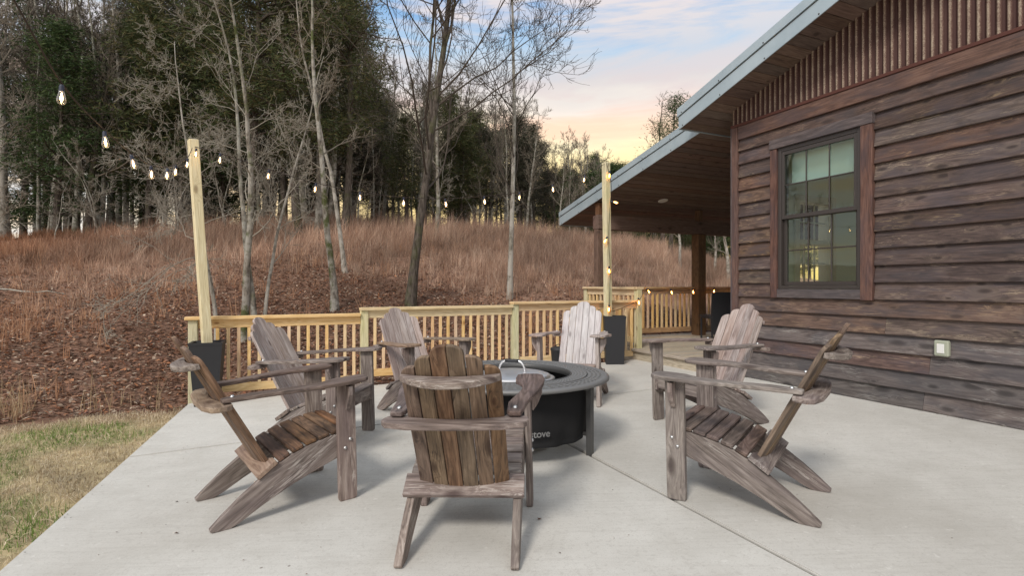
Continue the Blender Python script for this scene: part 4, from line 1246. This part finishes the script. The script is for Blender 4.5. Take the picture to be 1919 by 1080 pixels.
gcx = gcx * (1 - left) + gcx * np.array([.70, .52, .40]) * left
blades('tall_dry_grass', X, Y, hh, nr.uniform(.005, .012, len(X)), .46, np.repeat(gcx, reps, 0) * nr.uniform(.75, 1.25, (len(X), 1)), M['grass'], 3, wind=(.07, 0))
# scattered tufts and weed stems among the leaves
def dsc(u, v): return np.where(patch(u, v, 1.3, 4.0) > .58, .8, .10) * np.where(u < -3, 1.0, .35)
tx, ty, tu, tv = tufts(5200, (6.7, 20), (-16, 7), dsc)
reps = 11
X = np.repeat(tx, reps) + nr.normal(0, .05, len(tx) * reps); Y = np.repeat(ty, reps) + nr.normal(0, .05, len(tx) * reps)
blades('dry_grass_tufts', X, Y, np.repeat(nr.uniform(.15, .5, len(tx)), reps) * nr.uniform(.5, 1.1, len(X)), nr.uniform(.004, .009, len(X)), .40,
       np.repeat(GC[nr.randint(0, len(GC), len(tx))] * np.array([.95, .80, .66]), reps, 0), M['grass'], 3)
# tall straw at the foot of the slope, left of the patio
u = nr.normal(-3.6, 1.1, 70); v = 6.55 + np.abs(nr.normal(.25, .3, 70))
tx, ty = EX * u - EY * v, EY * u + EX * v; reps = 14
X = np.repeat(tx, reps) + nr.normal(0, .07, len(tx) * reps); Y = np.repeat(ty, reps) + nr.normal(0, .05, len(tx) * reps)
blades('straw_clump', X, Y, np.repeat(nr.uniform(.18, .55, len(tx)), reps) * nr.uniform(.5, 1.1, len(X)), nr.uniform(.003, .006, len(X)), .28,
       np.array([(.46, .34, .20), (.38, .24, .14), (.52, .40, .26)])[nr.randint(0, 3, len(X))], M['grass'], 3)
# lawn: short winter turf, tan with green patches
n = 230000
u = nr.uniform(-7.5, -.70, n); v = nr.uniform(-.6, 6.6, n)
ue = -.82 - (6.17 - v) * .085
edge_v = 6.50 + .10 * np.sin(u * 3.1) + .07 * np.sin(u * 7.3)
kp = (u < ue - .012 + nr.normal(0, .022, n) + .020 * np.sin(v * 9) * np.sin(v * 23)) & (v < edge_v + nr.normal(0, .06, n)); u, v = u[kp], v[kp]
x = EX * u - EY * v; y = EY * u + EX * v; kp = in_view(x, y, .8); x, y, u, v = x[kp], y[kp], u[kp], v[kp]
def gpatch(u, v):
    g_ = np.sin(u * 2.3 + 1.0) * np.sin(v * 2.9 + .4) + .6 * np.sin(u * 5.1 + v * 3.7) + .35 * np.sin(u * 9.7 - v * 7.1)
    return np.clip(g_ * 1.1 - .45 + 1.9 * np.clip((v - 3.9) / .9, 0, 1) * np.clip((-u - 1.15) / .5, 0, 1) * (v < 6.1), 0, 1)
gp = gpatch(u, v) * (nr.rand(len(u)) < .75)
tan = np.array([(.60, .49, .33), (.68, .57, .41), (.50, .39, .25), (.74, .65, .49), (.40, .30, .19)])[nr.randint(0, 5, len(u))]
grn = np.array([(.16, .25, .06), (.21, .30, .08), (.13, .19, .05)])[nr.randint(0, 3, len(u))]
cc = (tan * (1 - gp[:, None]) + grn * gp[:, None]) * nr.uniform(.7, 1.2, (len(u), 1)) * (.72 + .5 * patch(u, v, 4.0, 3.0))[:, None]
blades('lawn_grass', x, y, nr.uniform(.022, .070, len(x)) * (.6 + .8 * patch(u, v, 5.0, 1.0)), nr.uniform(.0025, .0055, len(x)), 1.0, cc, M['grass'], 2, droop=1.6, zoff=-.004)

# bits of leaf and grit lying on the slab and along its edges
n = 420
u = nr.uniform(-.8, 5.2, n); v = nr.uniform(.5, 6.4, n)
ed = nr.rand(n); u = np.where(ed < .22, 5.225 - np.abs(nr.normal(0, .03, n)), u); u = np.where(ed > .86, -.82 - (6.17 - v) * .085 + np.abs(nr.normal(.02, .05, n)), u)
x = EX * u - EY * v; y = EY * u + EX * v; z = .02186 * (x + .453 * y) - .1261 + .004
s_ = nr.uniform(.002, .008, n) * np.where(nr.rand(n) < .03, 1.8, .8); a = nr.uniform(0, 2 * PI, n)
P = np.stack([np.stack([x + s_ * np.cos(a + k), y + s_ * .6 * np.sin(a + k), z + s_ * .3 * (i_ % 2)], -1) for i_, k in enumerate((0, 1.7, 3.1, 4.6))], 1).reshape(-1, 3)
b = np.arange(n)[:, None] * 4
Fd = np.concatenate([b, b + 1, b + 2, b, b + 2, b + 3], 1).reshape(-1)
cd = np.repeat(np.array([(.10, .06, .04), (.16, .08, .05), (.06, .05, .04)])[nr.randint(0, 3, n)], 4, 0)
obj('leaf_debris', np_mesh('leaf_debris', P, Fd, 3, M['leaf'], cd), kind='stuff')

# ------------------------------------------------------------------ trees
def skeleton(seed, H, r0, splits, lean=(0, 0), base_clear=.3, wander=.10, up=.25, density=1.0, fork=None, spread=1.0, depth=3, minr=.0035, droop=0.0, lenk=.42, side=0.0, kid=(7, 5), lr=.30, tw=None):
    """returns (trunk tubes, branch tubes): lists of (points, radii, sides)"""
    R = random.Random(seed)
    trunk, br = [], []
    def path(p, d, L, r, n, wand, upb, r_end):
        pts = [p.copy()]; rad = [r]; d = d.normalized()
        for i in range(n):
            d = (d + Vector((R.gauss(0, wand), R.gauss(0, wand), R.gauss(0, wand) + upb / n))).normalized()
            p = p + d * (L / n); pts.append(p.copy()); rad.append(r + (r_end - r) * (i + 1) / n)
        return pts, rad, d
    def along(pts, f):
        k = f * (len(pts) - 1); i = min(int(k), len(pts) - 2); t = k - i
        return pts[i].lerp(pts[i + 1], t), (pts[i + 1] - pts[i]).normalized(), i
    def grow(pts, rad, L, lvl):
        if lvl > depth: return
        n = [splits, kid[0], kid[1], 3][lvl] if lvl < 4 else 2
        n = max(1, int(n * density * R.uniform(.8, 1.2)))
        for k in range(n):
            f = (base_clear + (1 - base_clear) * (k + R.random()) / n) if lvl == 0 else R.uniform(.18, 1.0)
            f = min(f, .99)
            p, d, i = along(pts, f)
            rr = rad[i]
            ang = R.uniform(0, 2 * PI)
            if side and lvl == 0: ang = R.gauss(0 if R.random() < .65 else PI, .9)
            o = d.orthogonal().normalized() if lvl else Vector((1, 0, 0)); 
            sdir = Matrix.Rotation(ang, 3, d) @ o
            tilt = R.uniform(.55, 1.15) * spread if lvl == 0 else R.uniform(.4, 1.0)
            nd = d * math.cos(tilt) + sdir * math.sin(tilt)
            if lvl == 0: LL = L * lenk * (1.05 - .72 * f) * R.uniform(.65, 1.15); r_ = min(rr * .55, r0 * lr * (1.15 - f))
            else: LL = L * R.uniform(.32, .62) * (1.1 - .5 * f); r_ = rr * .55
            r_ = max(r_, minr)
            nseg = (7, 5, 3, 2)[min(lvl, 3)]
            q, rq, _ = path(p, nd, LL, r_, nseg, wander * (1.3 + lvl * .3), up * (1 - droop) - droop * .3, max(minr * .6, r_ * .25))
            br.append((q, rq, (5, 4, 3, 3)[min(lvl, 3)]))
            grow(q, rq, LL, lvl + 1)
    d0 = Vector((lean[0], lean[1], 1))
    pts, rad, _ = path(Vector((0, 0, -.15)), d0, H, r0, 14, wander * .35 if tw is None else tw, .05, r0 * .12)
    rad[0] = r0 * 1.45; rad[1] = r0 * 1.0
    trunk.append((pts, rad, 10))
    if fork:
        for (f, ax, tilt, L) in fork:
            p, d, i = along(pts, f)
            nd = Vector((math.sin(tilt) * math.cos(ax), math.sin(tilt) * math.sin(ax), math.cos(tilt)))
            q, rq, _ = path(p, nd, L, rad[i] * .48, 10, wander * .5, .25, rad[i] * .1)
            trunk.append((q, rq, 8)); 
            save = grow(q, rq, L * .95, 0) if False else None
            fk.append((q, rq, L))
    grow(pts, rad, H, 0)
    return trunk, br, grow
fk = []
def tubes_mesh(name, tubes, m, smooth=True):
    V, F = [], []
    for (pts, rad, s) in tubes: tube_data(pts, rad, s, False, V, F)
    return mesh(name, V, F, m, smooth=smooth)
def bare_tree(name, loc, seed, H, r0, splits, bark, twig, label, cat='tree', group=None, rz=0, **k):
    global fk
    fk = []
    tr, br, grow = skeleton(seed, H, r0, splits, **k)
    for (q, rq, L) in fk: grow(q, rq, L, 0)
    o = empty(name, loc, rz, label=label, cat=cat, group=group)
    obj('trunk', tubes_mesh('trunk', tr, bark), o)
    obj('crown', tubes_mesh('crown', br, twig), o)
    return o
def leaf_cloud(name, centers, per, spread, size, cols, m, seed, flat=.6):
    r_ = np.random.RandomState(seed)
    c = np.repeat(np.array(centers), per, 0); n = len(c)
    c = c + r_.normal(0, 1, (n, 3)) * np.array([spread, spread, spread * flat])
    a = r_.normal(0, 1, (n, 3)); a /= np.linalg.norm(a, axis=1)[:, None]; a[:, 2] *= .7
    b = r_.normal(0, 1, (n, 3)); b = np.cross(a, b); b /= np.linalg.norm(b, axis=1)[:, None]
    s = r_.uniform(size[0], size[1], n)[:, None]
    P = np.stack([c - a * s, c + b * s * .28, c + a * s * 1.1], 1).reshape(-1, 3)
    cl = np.array(cols)[r_.randint(0, len(cols), n)] * r_.uniform(.6, 1.35, (n, 1))
    cl = np.repeat(cl, 3, 0)
    return np_mesh(name, P, np.arange(n * 3), 3, m, cl)
CED = [(.065, .084, .030), (.085, .100, .038), (.050, .068, .028), (.115, .108, .042), (.075, .092, .042), (.13, .11, .055)]
CED_DK = [(.054, .060, .038), (.074, .072, .048), (.044, .048, .034), (.105, .088, .062)]
CED_GR = [(.05, .085, .03), (.065, .10, .035), (.04, .07, .028), (.08, .105, .04)]
def cedar(name, loc, seed, H, r0, clear, width, nb, per, label, group=None, cols=CED, bark=None, leafsize=(.05, .12), top=1.0, two=False, spread=.20, dead=8):
    R = random.Random(seed)
    tr, br, cen = [], [], []
    stems = [(Vector((0, 0, -.15)), H, r0)] + ([(Vector((.45, .1, -.1)), H * .93, r0 * .8)] if two else [])
    for (b, h, rr) in stems:
        p = b.copy(); pts = [p.copy()]; rad = [rr * 1.4]
        for i in range(12):
            p = p + Vector((R.gauss(0, .035 * h / 12), R.gauss(0, .035 * h / 12), h / 12)); pts.append(p.copy()); rad.append(rr * (1 - .9 * (i + 1) / 12))
        tr.append((pts, rad, 9))
        for k in range(nb):
            f = clear + (1 - clear) * ((k + R.random()) / nb) ** .9
            i = min(int(f * 12), 11); q = pts[i].lerp(pts[i + 1], f * 12 - i)
            rel = (f - clear) / (1 - clear)
            L = width * (math.sin(min(1, rel * 2.3 + .38) * PI / 2)) * (1 - rel ** 1.6) ** .8 * R.uniform(.45, 1.2) + .25
            az_ = R.uniform(0, 2 * PI); e = R.uniform(.0, .55) + rel * .5
            d = Vector((math.cos(az_) * math.cos(e), math.sin(az_) * math.cos(e), math.sin(e)))
            bp_ = [q.copy()]
            for s in range(5):
                d = (d + Vector((R.gauss(0, .16), R.gauss(0, .16), R.gauss(-.05, .1)))).normalized(); q = q + d * L / 5; bp_.append(q.copy())
                for _ in range(2 if s < 1 else 4):
                    cen.append(q + Vector((R.gauss(0, .17 + .04 * L), R.gauss(0, .17 + .04 * L), R.gauss(0, .13))))
            br.append((bp_, [max(.006, .035 * L / 2 * (1 - .8 * s / 5)) for s in range(6)], 4))
        for k in range(dead):
            f = R.uniform(.12, clear); i = min(int(f * 12), 11); q = pts[i].lerp(pts[i + 1], f * 12 - i); az_ = R.uniform(0, 2 * PI)
            d = Vector((math.cos(az_), math.sin(az_), R.uniform(-.3, .4))); bp_ = [q.copy()]; L = R.uniform(.5, 1.7)
            for s in range(4): d = (d + Vector((R.gauss(0, .2), R.gauss(0, .2), R.gauss(0, .15)))).normalized(); q = q + d * L / 4; bp_.append(q.copy())
            br.append((bp_, [.016 * (1 - .2 * s) for s in range(5)], 3))
    o = empty(name, loc, 0, label=label, cat='tree', group=group)
    t_ = obj('trunk', tubes_mesh('trunk', tr, bark or M['bark_dark']), o)
    obj('limbs', tubes_mesh('limbs', br, M['twig_dark']), o, kind='stuff')
    obj('crown', leaf_cloud('crown', cen, per, spread, leafsize, cols, M['foliage'], seed), o)
    return o
def kidcopy(src, loc, rz, sc, label=None, group=None, bark=None):
    o = src.copy(); C.objects.link(o); o.location = loc; o.rotation_euler = (0, 0, rz); o.scale = sc
    if label: o['label'] = label
    if group: o['group'] = group
    for ch in src.children:
        c = ch.copy(); C.objects.link(c); c.parent = o
        if bark and ch.name.startswith('trunk'):
            c.material_slots[0].link = 'OBJECT'; c.material_slots[0].material = bark
    return o
def G(px, py): return on_ground(px, py)
def GA(px, Y):
    x = (px - 960) / 1000 * Y; return Vector((x, Y, float(terrain(x, Y))))

# --- trees one can tell apart on the slope
bare_tree('bare_tree', G(768, 574), 8, 12.5, .088, 24, M['bark_dark'], M['twig_dark'],
          'large spreading bare tree with a dark leaning trunk behind the middle railing',
          lean=(.085, .0), base_clear=.18, wander=.12, up=.60, density=1.15, depth=3, lenk=.44, minr=.0042, kid=(9, 6), lr=.27, spread=1.15, tw=.022,
          fork=[(.30, PI * .9, .12, 8.0), (.42, -.1, .30, 6.0), (.46, 2.6, .30, 5.5)])
bare_tree('pale_tree', G(956, 562), 9, 9.8, .062, 15, M['bark_pale'], M['twig_dark'],
          'slender tree with a smooth pale trunk, right of the large spreading tree',
          lean=(.022, 0), base_clear=.24, wander=.10, up=.45, density=1.1, lenk=.30, minr=.0042, kid=(8, 6), lr=.30, tw=.012)
bare_tree('mossy_tree', G(628, 584), 14, 7.2, .068, 9, M['bark_moss'], M['twig'],
          'thin mossy tree leaning left with a split pale foot above the lowest railing',
          lean=(-.09, 0), base_clear=.38, wander=.13, up=.5, density=.9, lenk=.26, minr=.0055)
bare_tree('lichen_tree', G(648, 512), 17, 7.4, .058, 12, M['bark_pale'], M['twig'],
          'small pale tree with a mossy foot higher up the slope, left of the spreading tree',
          lean=(-.01, 0), base_clear=.25, wander=.16, up=.4, density=1.0, lenk=.30, minr=.006)
bare_tree('mossy_tree', G(455, 640), 23, 5.6, .064, 14, M['bark_moss'], M['twig_pale'],
          'tree with moss patches, thickest of the close group behind the left light post',
          lean=(.0, 0), base_clear=.30, wander=.15, up=.3, density=1.0, lenk=.34, minr=.0032, spread=1.15, kid=(8, 5), lr=.20)
bare_tree('bare_tree', G(478, 640), 29, 5.9, .050, 12, M['bark_grey'], M['twig_pale'],
          'grey tree standing against the thick mossy one behind the left light post',
          lean=(.022, .02), base_clear=.32, wander=.14, up=.3, density=.95, lenk=.30, minr=.0032, spread=1.1, kid=(8, 5), lr=.20)
bare_tree('lichen_tree', G(494, 632), 31, 4.8, .032, 10, M['bark_pale'], M['twig_pale'],
          'thinnest spotted stem at the right of the close tree group',
          lean=(.01, 0), base_clear=.25, wander=.14, up=.2, density=1.0, lenk=.32, minr=.0030, spread=1.15, lr=.28)
bare_tree('lichen_tree', G(408, 640), 37, 5.0, .036, 15, M['bark_pale'], M['twig_pale'],
          'low twiggy tree spotted with lichen just right of the left light post',
          lean=(-.01, 0), base_clear=.25, wander=.17, up=.15, density=1.05, lenk=.42, minr=.0032, spread=1.25, kid=(9, 6), lr=.24)
bare_tree('bare_tree', G(820, 452), 41, 8.5, .08, 13, M['bark_grey'], M['twig'],
          'grey tree at the upper edge of the grass, right of the spreading tree',
          lean=(0, 0), base_clear=.3, wander=.13, up=.3, lenk=.34, minr=.007)
# pale snags
bare_tree('dead_snag', GA(597, 19.5), 43, 7.6, .16, 4, M['bark_pale'], M['twig_pale'],
          'broad pale dead trunk at the edge of the grass behind the thin mossy tree',
          lean=(.0, 0), base_clear=.5, wander=.05, up=.3, lenk=.14, minr=.007, depth=1)
bare_tree('bare_tree', GA(6, 20.0), 47, 14.0, .20, 12, M['bark_pale'], M['twig_pale'],
          'big pale trunk at the left edge of the picture where the grass meets the woods',
          lean=(-.015, 0), base_clear=.25, wander=.08, up=.3, lenk=.30, minr=.007)
# --- large cedars close in
cedar('cedar_tree', GA(470, 17.6), 51, 18.0, .13, .20, 2.9, 130, 19, 'tall dark cedar whose crown fills the top of the picture, behind the close tree group', cols=CED, leafsize=(.06, .14))
cedar('cedar_tree', GA(560, 18.2), 53, 19.0, .14, .14, 3.3, 170, 21, 'tall dense olive green cedar, right of the darker one behind the close tree group', cols=CED, leafsize=(.05, .125))
cedar('cedar_tree', GA(645, 18.8), 55, 18.0, .12, .18, 2.0, 110, 19, 'narrow cedar at the edge of the open sky, left of the spreading bare tree', cols=CED, leafsize=(.05, .12))

# --- the woods behind: prototypes, then individuals
GW = 'bare grey trees of the woods on the crest'; GCd = 'dark cedars of the woods on the crest'; GS = 'thin saplings along the edge of the woods'
LW = 'bare grey tree among the woods on the crest'; LCd = 'dark evergreen cedar among the woods on the crest'; LS = 'thin bare sapling at the edge of the woods'
protoB = []
spots = []
rw = random.Random(77)
for i, (H, r, sp_, seed) in enumerate([(11, .12, 15, 101), (12.5, .15, 14, 102), (9.5, .09, 15, 103), (13.5, .13, 13, 104)]):
    protoB.append(('bare', i, H, r, sp_, seed))
def forest_top(a):
    """how high the woods stand as seen from the patio, by direction"""
    return float(np.interp(a, [-1.1, -.30, -.27, -.20, -.1, 0, .05, .10, .15, .19, .3, .6], [.62, .60, .42, .395, .36, .33, .30, .275, .255, .235, .17, .12]))
B_src, C_src, S_src = [], [], []
def zone(a):
    return ('left of the leaning light post' if a < -.60 else 'behind the close tree group' if a < -.30 else 'behind the large spreading tree' if a < -.10 else 'behind the slender pale tree' if a < .12 else 'beyond the porch')
BN = {'grey bark': 'grey', 'dark bark': 'dark', 'pale bark': 'pale', 'mossy bark': 'mossy'}
def lab_b(m, a): return '%s barked bare tree in the woods %s' % (BN[m.name], zone(a))
def lab_c(k, a): return '%s evergreen cedar in the woods %s' % (('dark', 'olive', 'tall dark', 'low bright green')[k], zone(a))
def place_forest():
    first = {}
    # candidates: jittered rows behind the crest
    pts = []
    v = 25.0
    row = 0
    while v < 52:
        gap = 1.25 + (v - 25) * .055
        u = -44
        while u < 36:
            uu = u + rw.uniform(-.5, .5) * gap; v_ = v + rw.uniform(-.6, .6)
            x, y = UV(uu, v_)
            if y > 6 and abs(x) < y * 1.02 + 1 and (x / y) < .62: pts.append((x, y, v_))
            u += gap * rw.uniform(.75, 1.25)
        v += 2.1 + (v - 25) * .10; row += 1
    return pts
pts = place_forest()
rw.shuffle(pts)
nB = nC = nS = 0
for (x, y, v_) in pts:
    a = x / y
    z = float(terrain(x, y)); Hmax = CZ + forest_top(a) * y - z
    kind = rw.random()
    pc = .38 if a < -.25 else (.40 if a < .12 else .75)
    if kind < pc and nC < 150:
        H = min(Hmax * rw.uniform(.58, 1.02), 19); H = max(H, 3.2)
        if len(C_src) < 4:
            k = len(C_src)
            o = cedar('cedar_tree', (x, y, z), 200 + k, 10.0, .13, (.32, .22, .40, .12)[k], (1.9, 2.2, 1.7, 2.3)[k], (52, 60, 46, 60)[k], 11, LCd, GCd, (CED_DK, CED, CED_DK, CED_GR)[k], leafsize=(.08, .17), spread=.24, dead=14)
            C_src.append(o); o.scale = (H / 10,) * 3; o['label'] = lab_c(k, a); o['group'] = o['label'] + 's'
        else:
            k = rw.choice([0, 1, 2, 0, 1, 2, 3]) if a < .1 else rw.choice([3, 3, 1])
            s = H / 10; w = s ** .6 * rw.uniform(.9, 1.2)
            kidcopy(C_src[k], (x, y, z), rw.uniform(0, 6.28), (w, w, s), lab_c(k, a), lab_c(k, a) + 's')
        nC += 1
    elif nB < 175:
        H = min(Hmax * rw.uniform(.85, 1.12), 20); H = max(H, 3.5)
        if len(B_src) < 4:
            k = len(B_src); _, _, H0, r, sp_, sd_ = protoB[k]
            o = bare_tree('bare_tree', (x, y, z), sd_, 11.0, r, sp_, (M['bark_grey'], M['bark_dark'], M['bark_pale'], M['bark_grey'])[k], M['twig'] if k % 2 else M['twig_dark'], LW, group=GW,
                          base_clear=.22, wander=.13, up=.45, lenk=.34, minr=.009, depth=2, kid=(10, 7))
            B_src.append(o); o.scale = (H / 11,) * 3; o['label'] = lab_b((M['bark_grey'], M['bark_dark'], M['bark_pale'], M['bark_grey'])[k], a); o['group'] = o['label'] + 's'
        else:
            k = rw.randrange(4); s = H / 11; w = s * rw.uniform(.8, 1.1)
            bk = rw.choice([M['bark_grey'], M['bark_grey'], M['bark_dark'], M['bark_pale'], M['bark_moss']])
            kidcopy(B_src[k], (x, y, z), rw.uniform(0, 6.28), (w, w, s), lab_b(bk, a), lab_b(bk, a) + 's', bk)
        nB += 1
# saplings and thin stems along the edge of the woods and on the grass
sap = []
for k in range(75):
    u = rw.uniform(-26, 12); v_ = rw.uniform(20.5, 27)
    x, y = UV(u, v_)
    if y < 6 or abs(x) > y * 1.0: continue
    z = float(terrain(x, y)); H = rw.uniform(2.2, 5.2)
    if len(sap) < 3:
        o = bare_tree('sapling', (x, y, z), 300 + len(sap), 4.0, .035, 12, M['bark_grey'], M['twig_pale'] if len(sap) else M['twig'], LS, group=GS, base_clear=.15, wander=.2, up=.35, lenk=.40, minr=.006, depth=2, kid=(7, 5), spread=1.15)
        sap.append(o); o.scale = (H / 4,) * 3; o['label'] = 'thin bare sapling ' + zone(x / y); o['group'] = 'thin bare saplings ' + zone(x / y)
    else: kidcopy(rw.choice(sap), (x, y, z), rw.uniform(0, 6.28), (H / 4,) * 3, 'thin bare sapling ' + zone(x / y), 'thin bare saplings ' + zone(x / y))
# a bare tree and a pine showing above the porch roof
bare_tree('bare_tree', GA(1245, 30), 61, 8.4, .14, 14, M['bark_dark'], M['twig_dark'], 'bare tree rising above the porch roof against the sunset', base_clear=.3, wander=.12, up=.5, lenk=.30, minr=.008, depth=2, kid=(8, 5))
cedar('pine_tree', GA(1258, 26), 63, 7.9, .12, .5, 1.4, 26, 10, 'small evergreen showing above the porch roof', cols=CED_GR, leafsize=(.06, .12))
for (px, Y, sd_) in ((1275, 22, 71), (1340, 24, 72), (1365, 21, 73)):
    o = kidcopy(B_src[sd_ % 4], GA(px, Y), sd_, (.5, .5, .42), ('bare tree on the grass slope seen under the porch roof, by the porch post', 'bare tree on the grass slope seen between the porch post and the house', 'bare tree on the grass slope right beside the house corner')[sd_ - 71], 'bare trees seen under the porch roof', M['bark_pale'])
# fallen trunks
def log(p0, p1, r, label, m, name='log'):
    p0, p1 = Vector(p0), Vector(p1); o = p0
    rr = random.Random(int(r * 1000)); pts_ = []
    for k in range(7):
        q = p0.lerp(p1, k / 6) - o; pts_.append(q + Vector((rr.gauss(0, .03), rr.gauss(0, .03), rr.gauss(0, .03))))
    V, F = tube_data(pts_, [r * (1.1 - .5 * k / 6) for k in range(7)], 8)
    obj(name, mesh(name, V, F, m, smooth=True), None, o, label=label, cat='log', group='fallen trunks on the slope')
log(GA(212, 20.5) + Vector((0, 0, .05)), GA(150, 22.5) + Vector((0, 0, 2.1)), .10, 'fallen trunk propped at a slant in the dark woods at the left', M['bark_grey'])
log(G(-10, 552) + Vector((-.3, 0, .10)), G(125, 568) + Vector((0, 0, .12)), .016, 'thin pale stick lying on the leaves at the left edge', M['bark_pale'], 'stick')
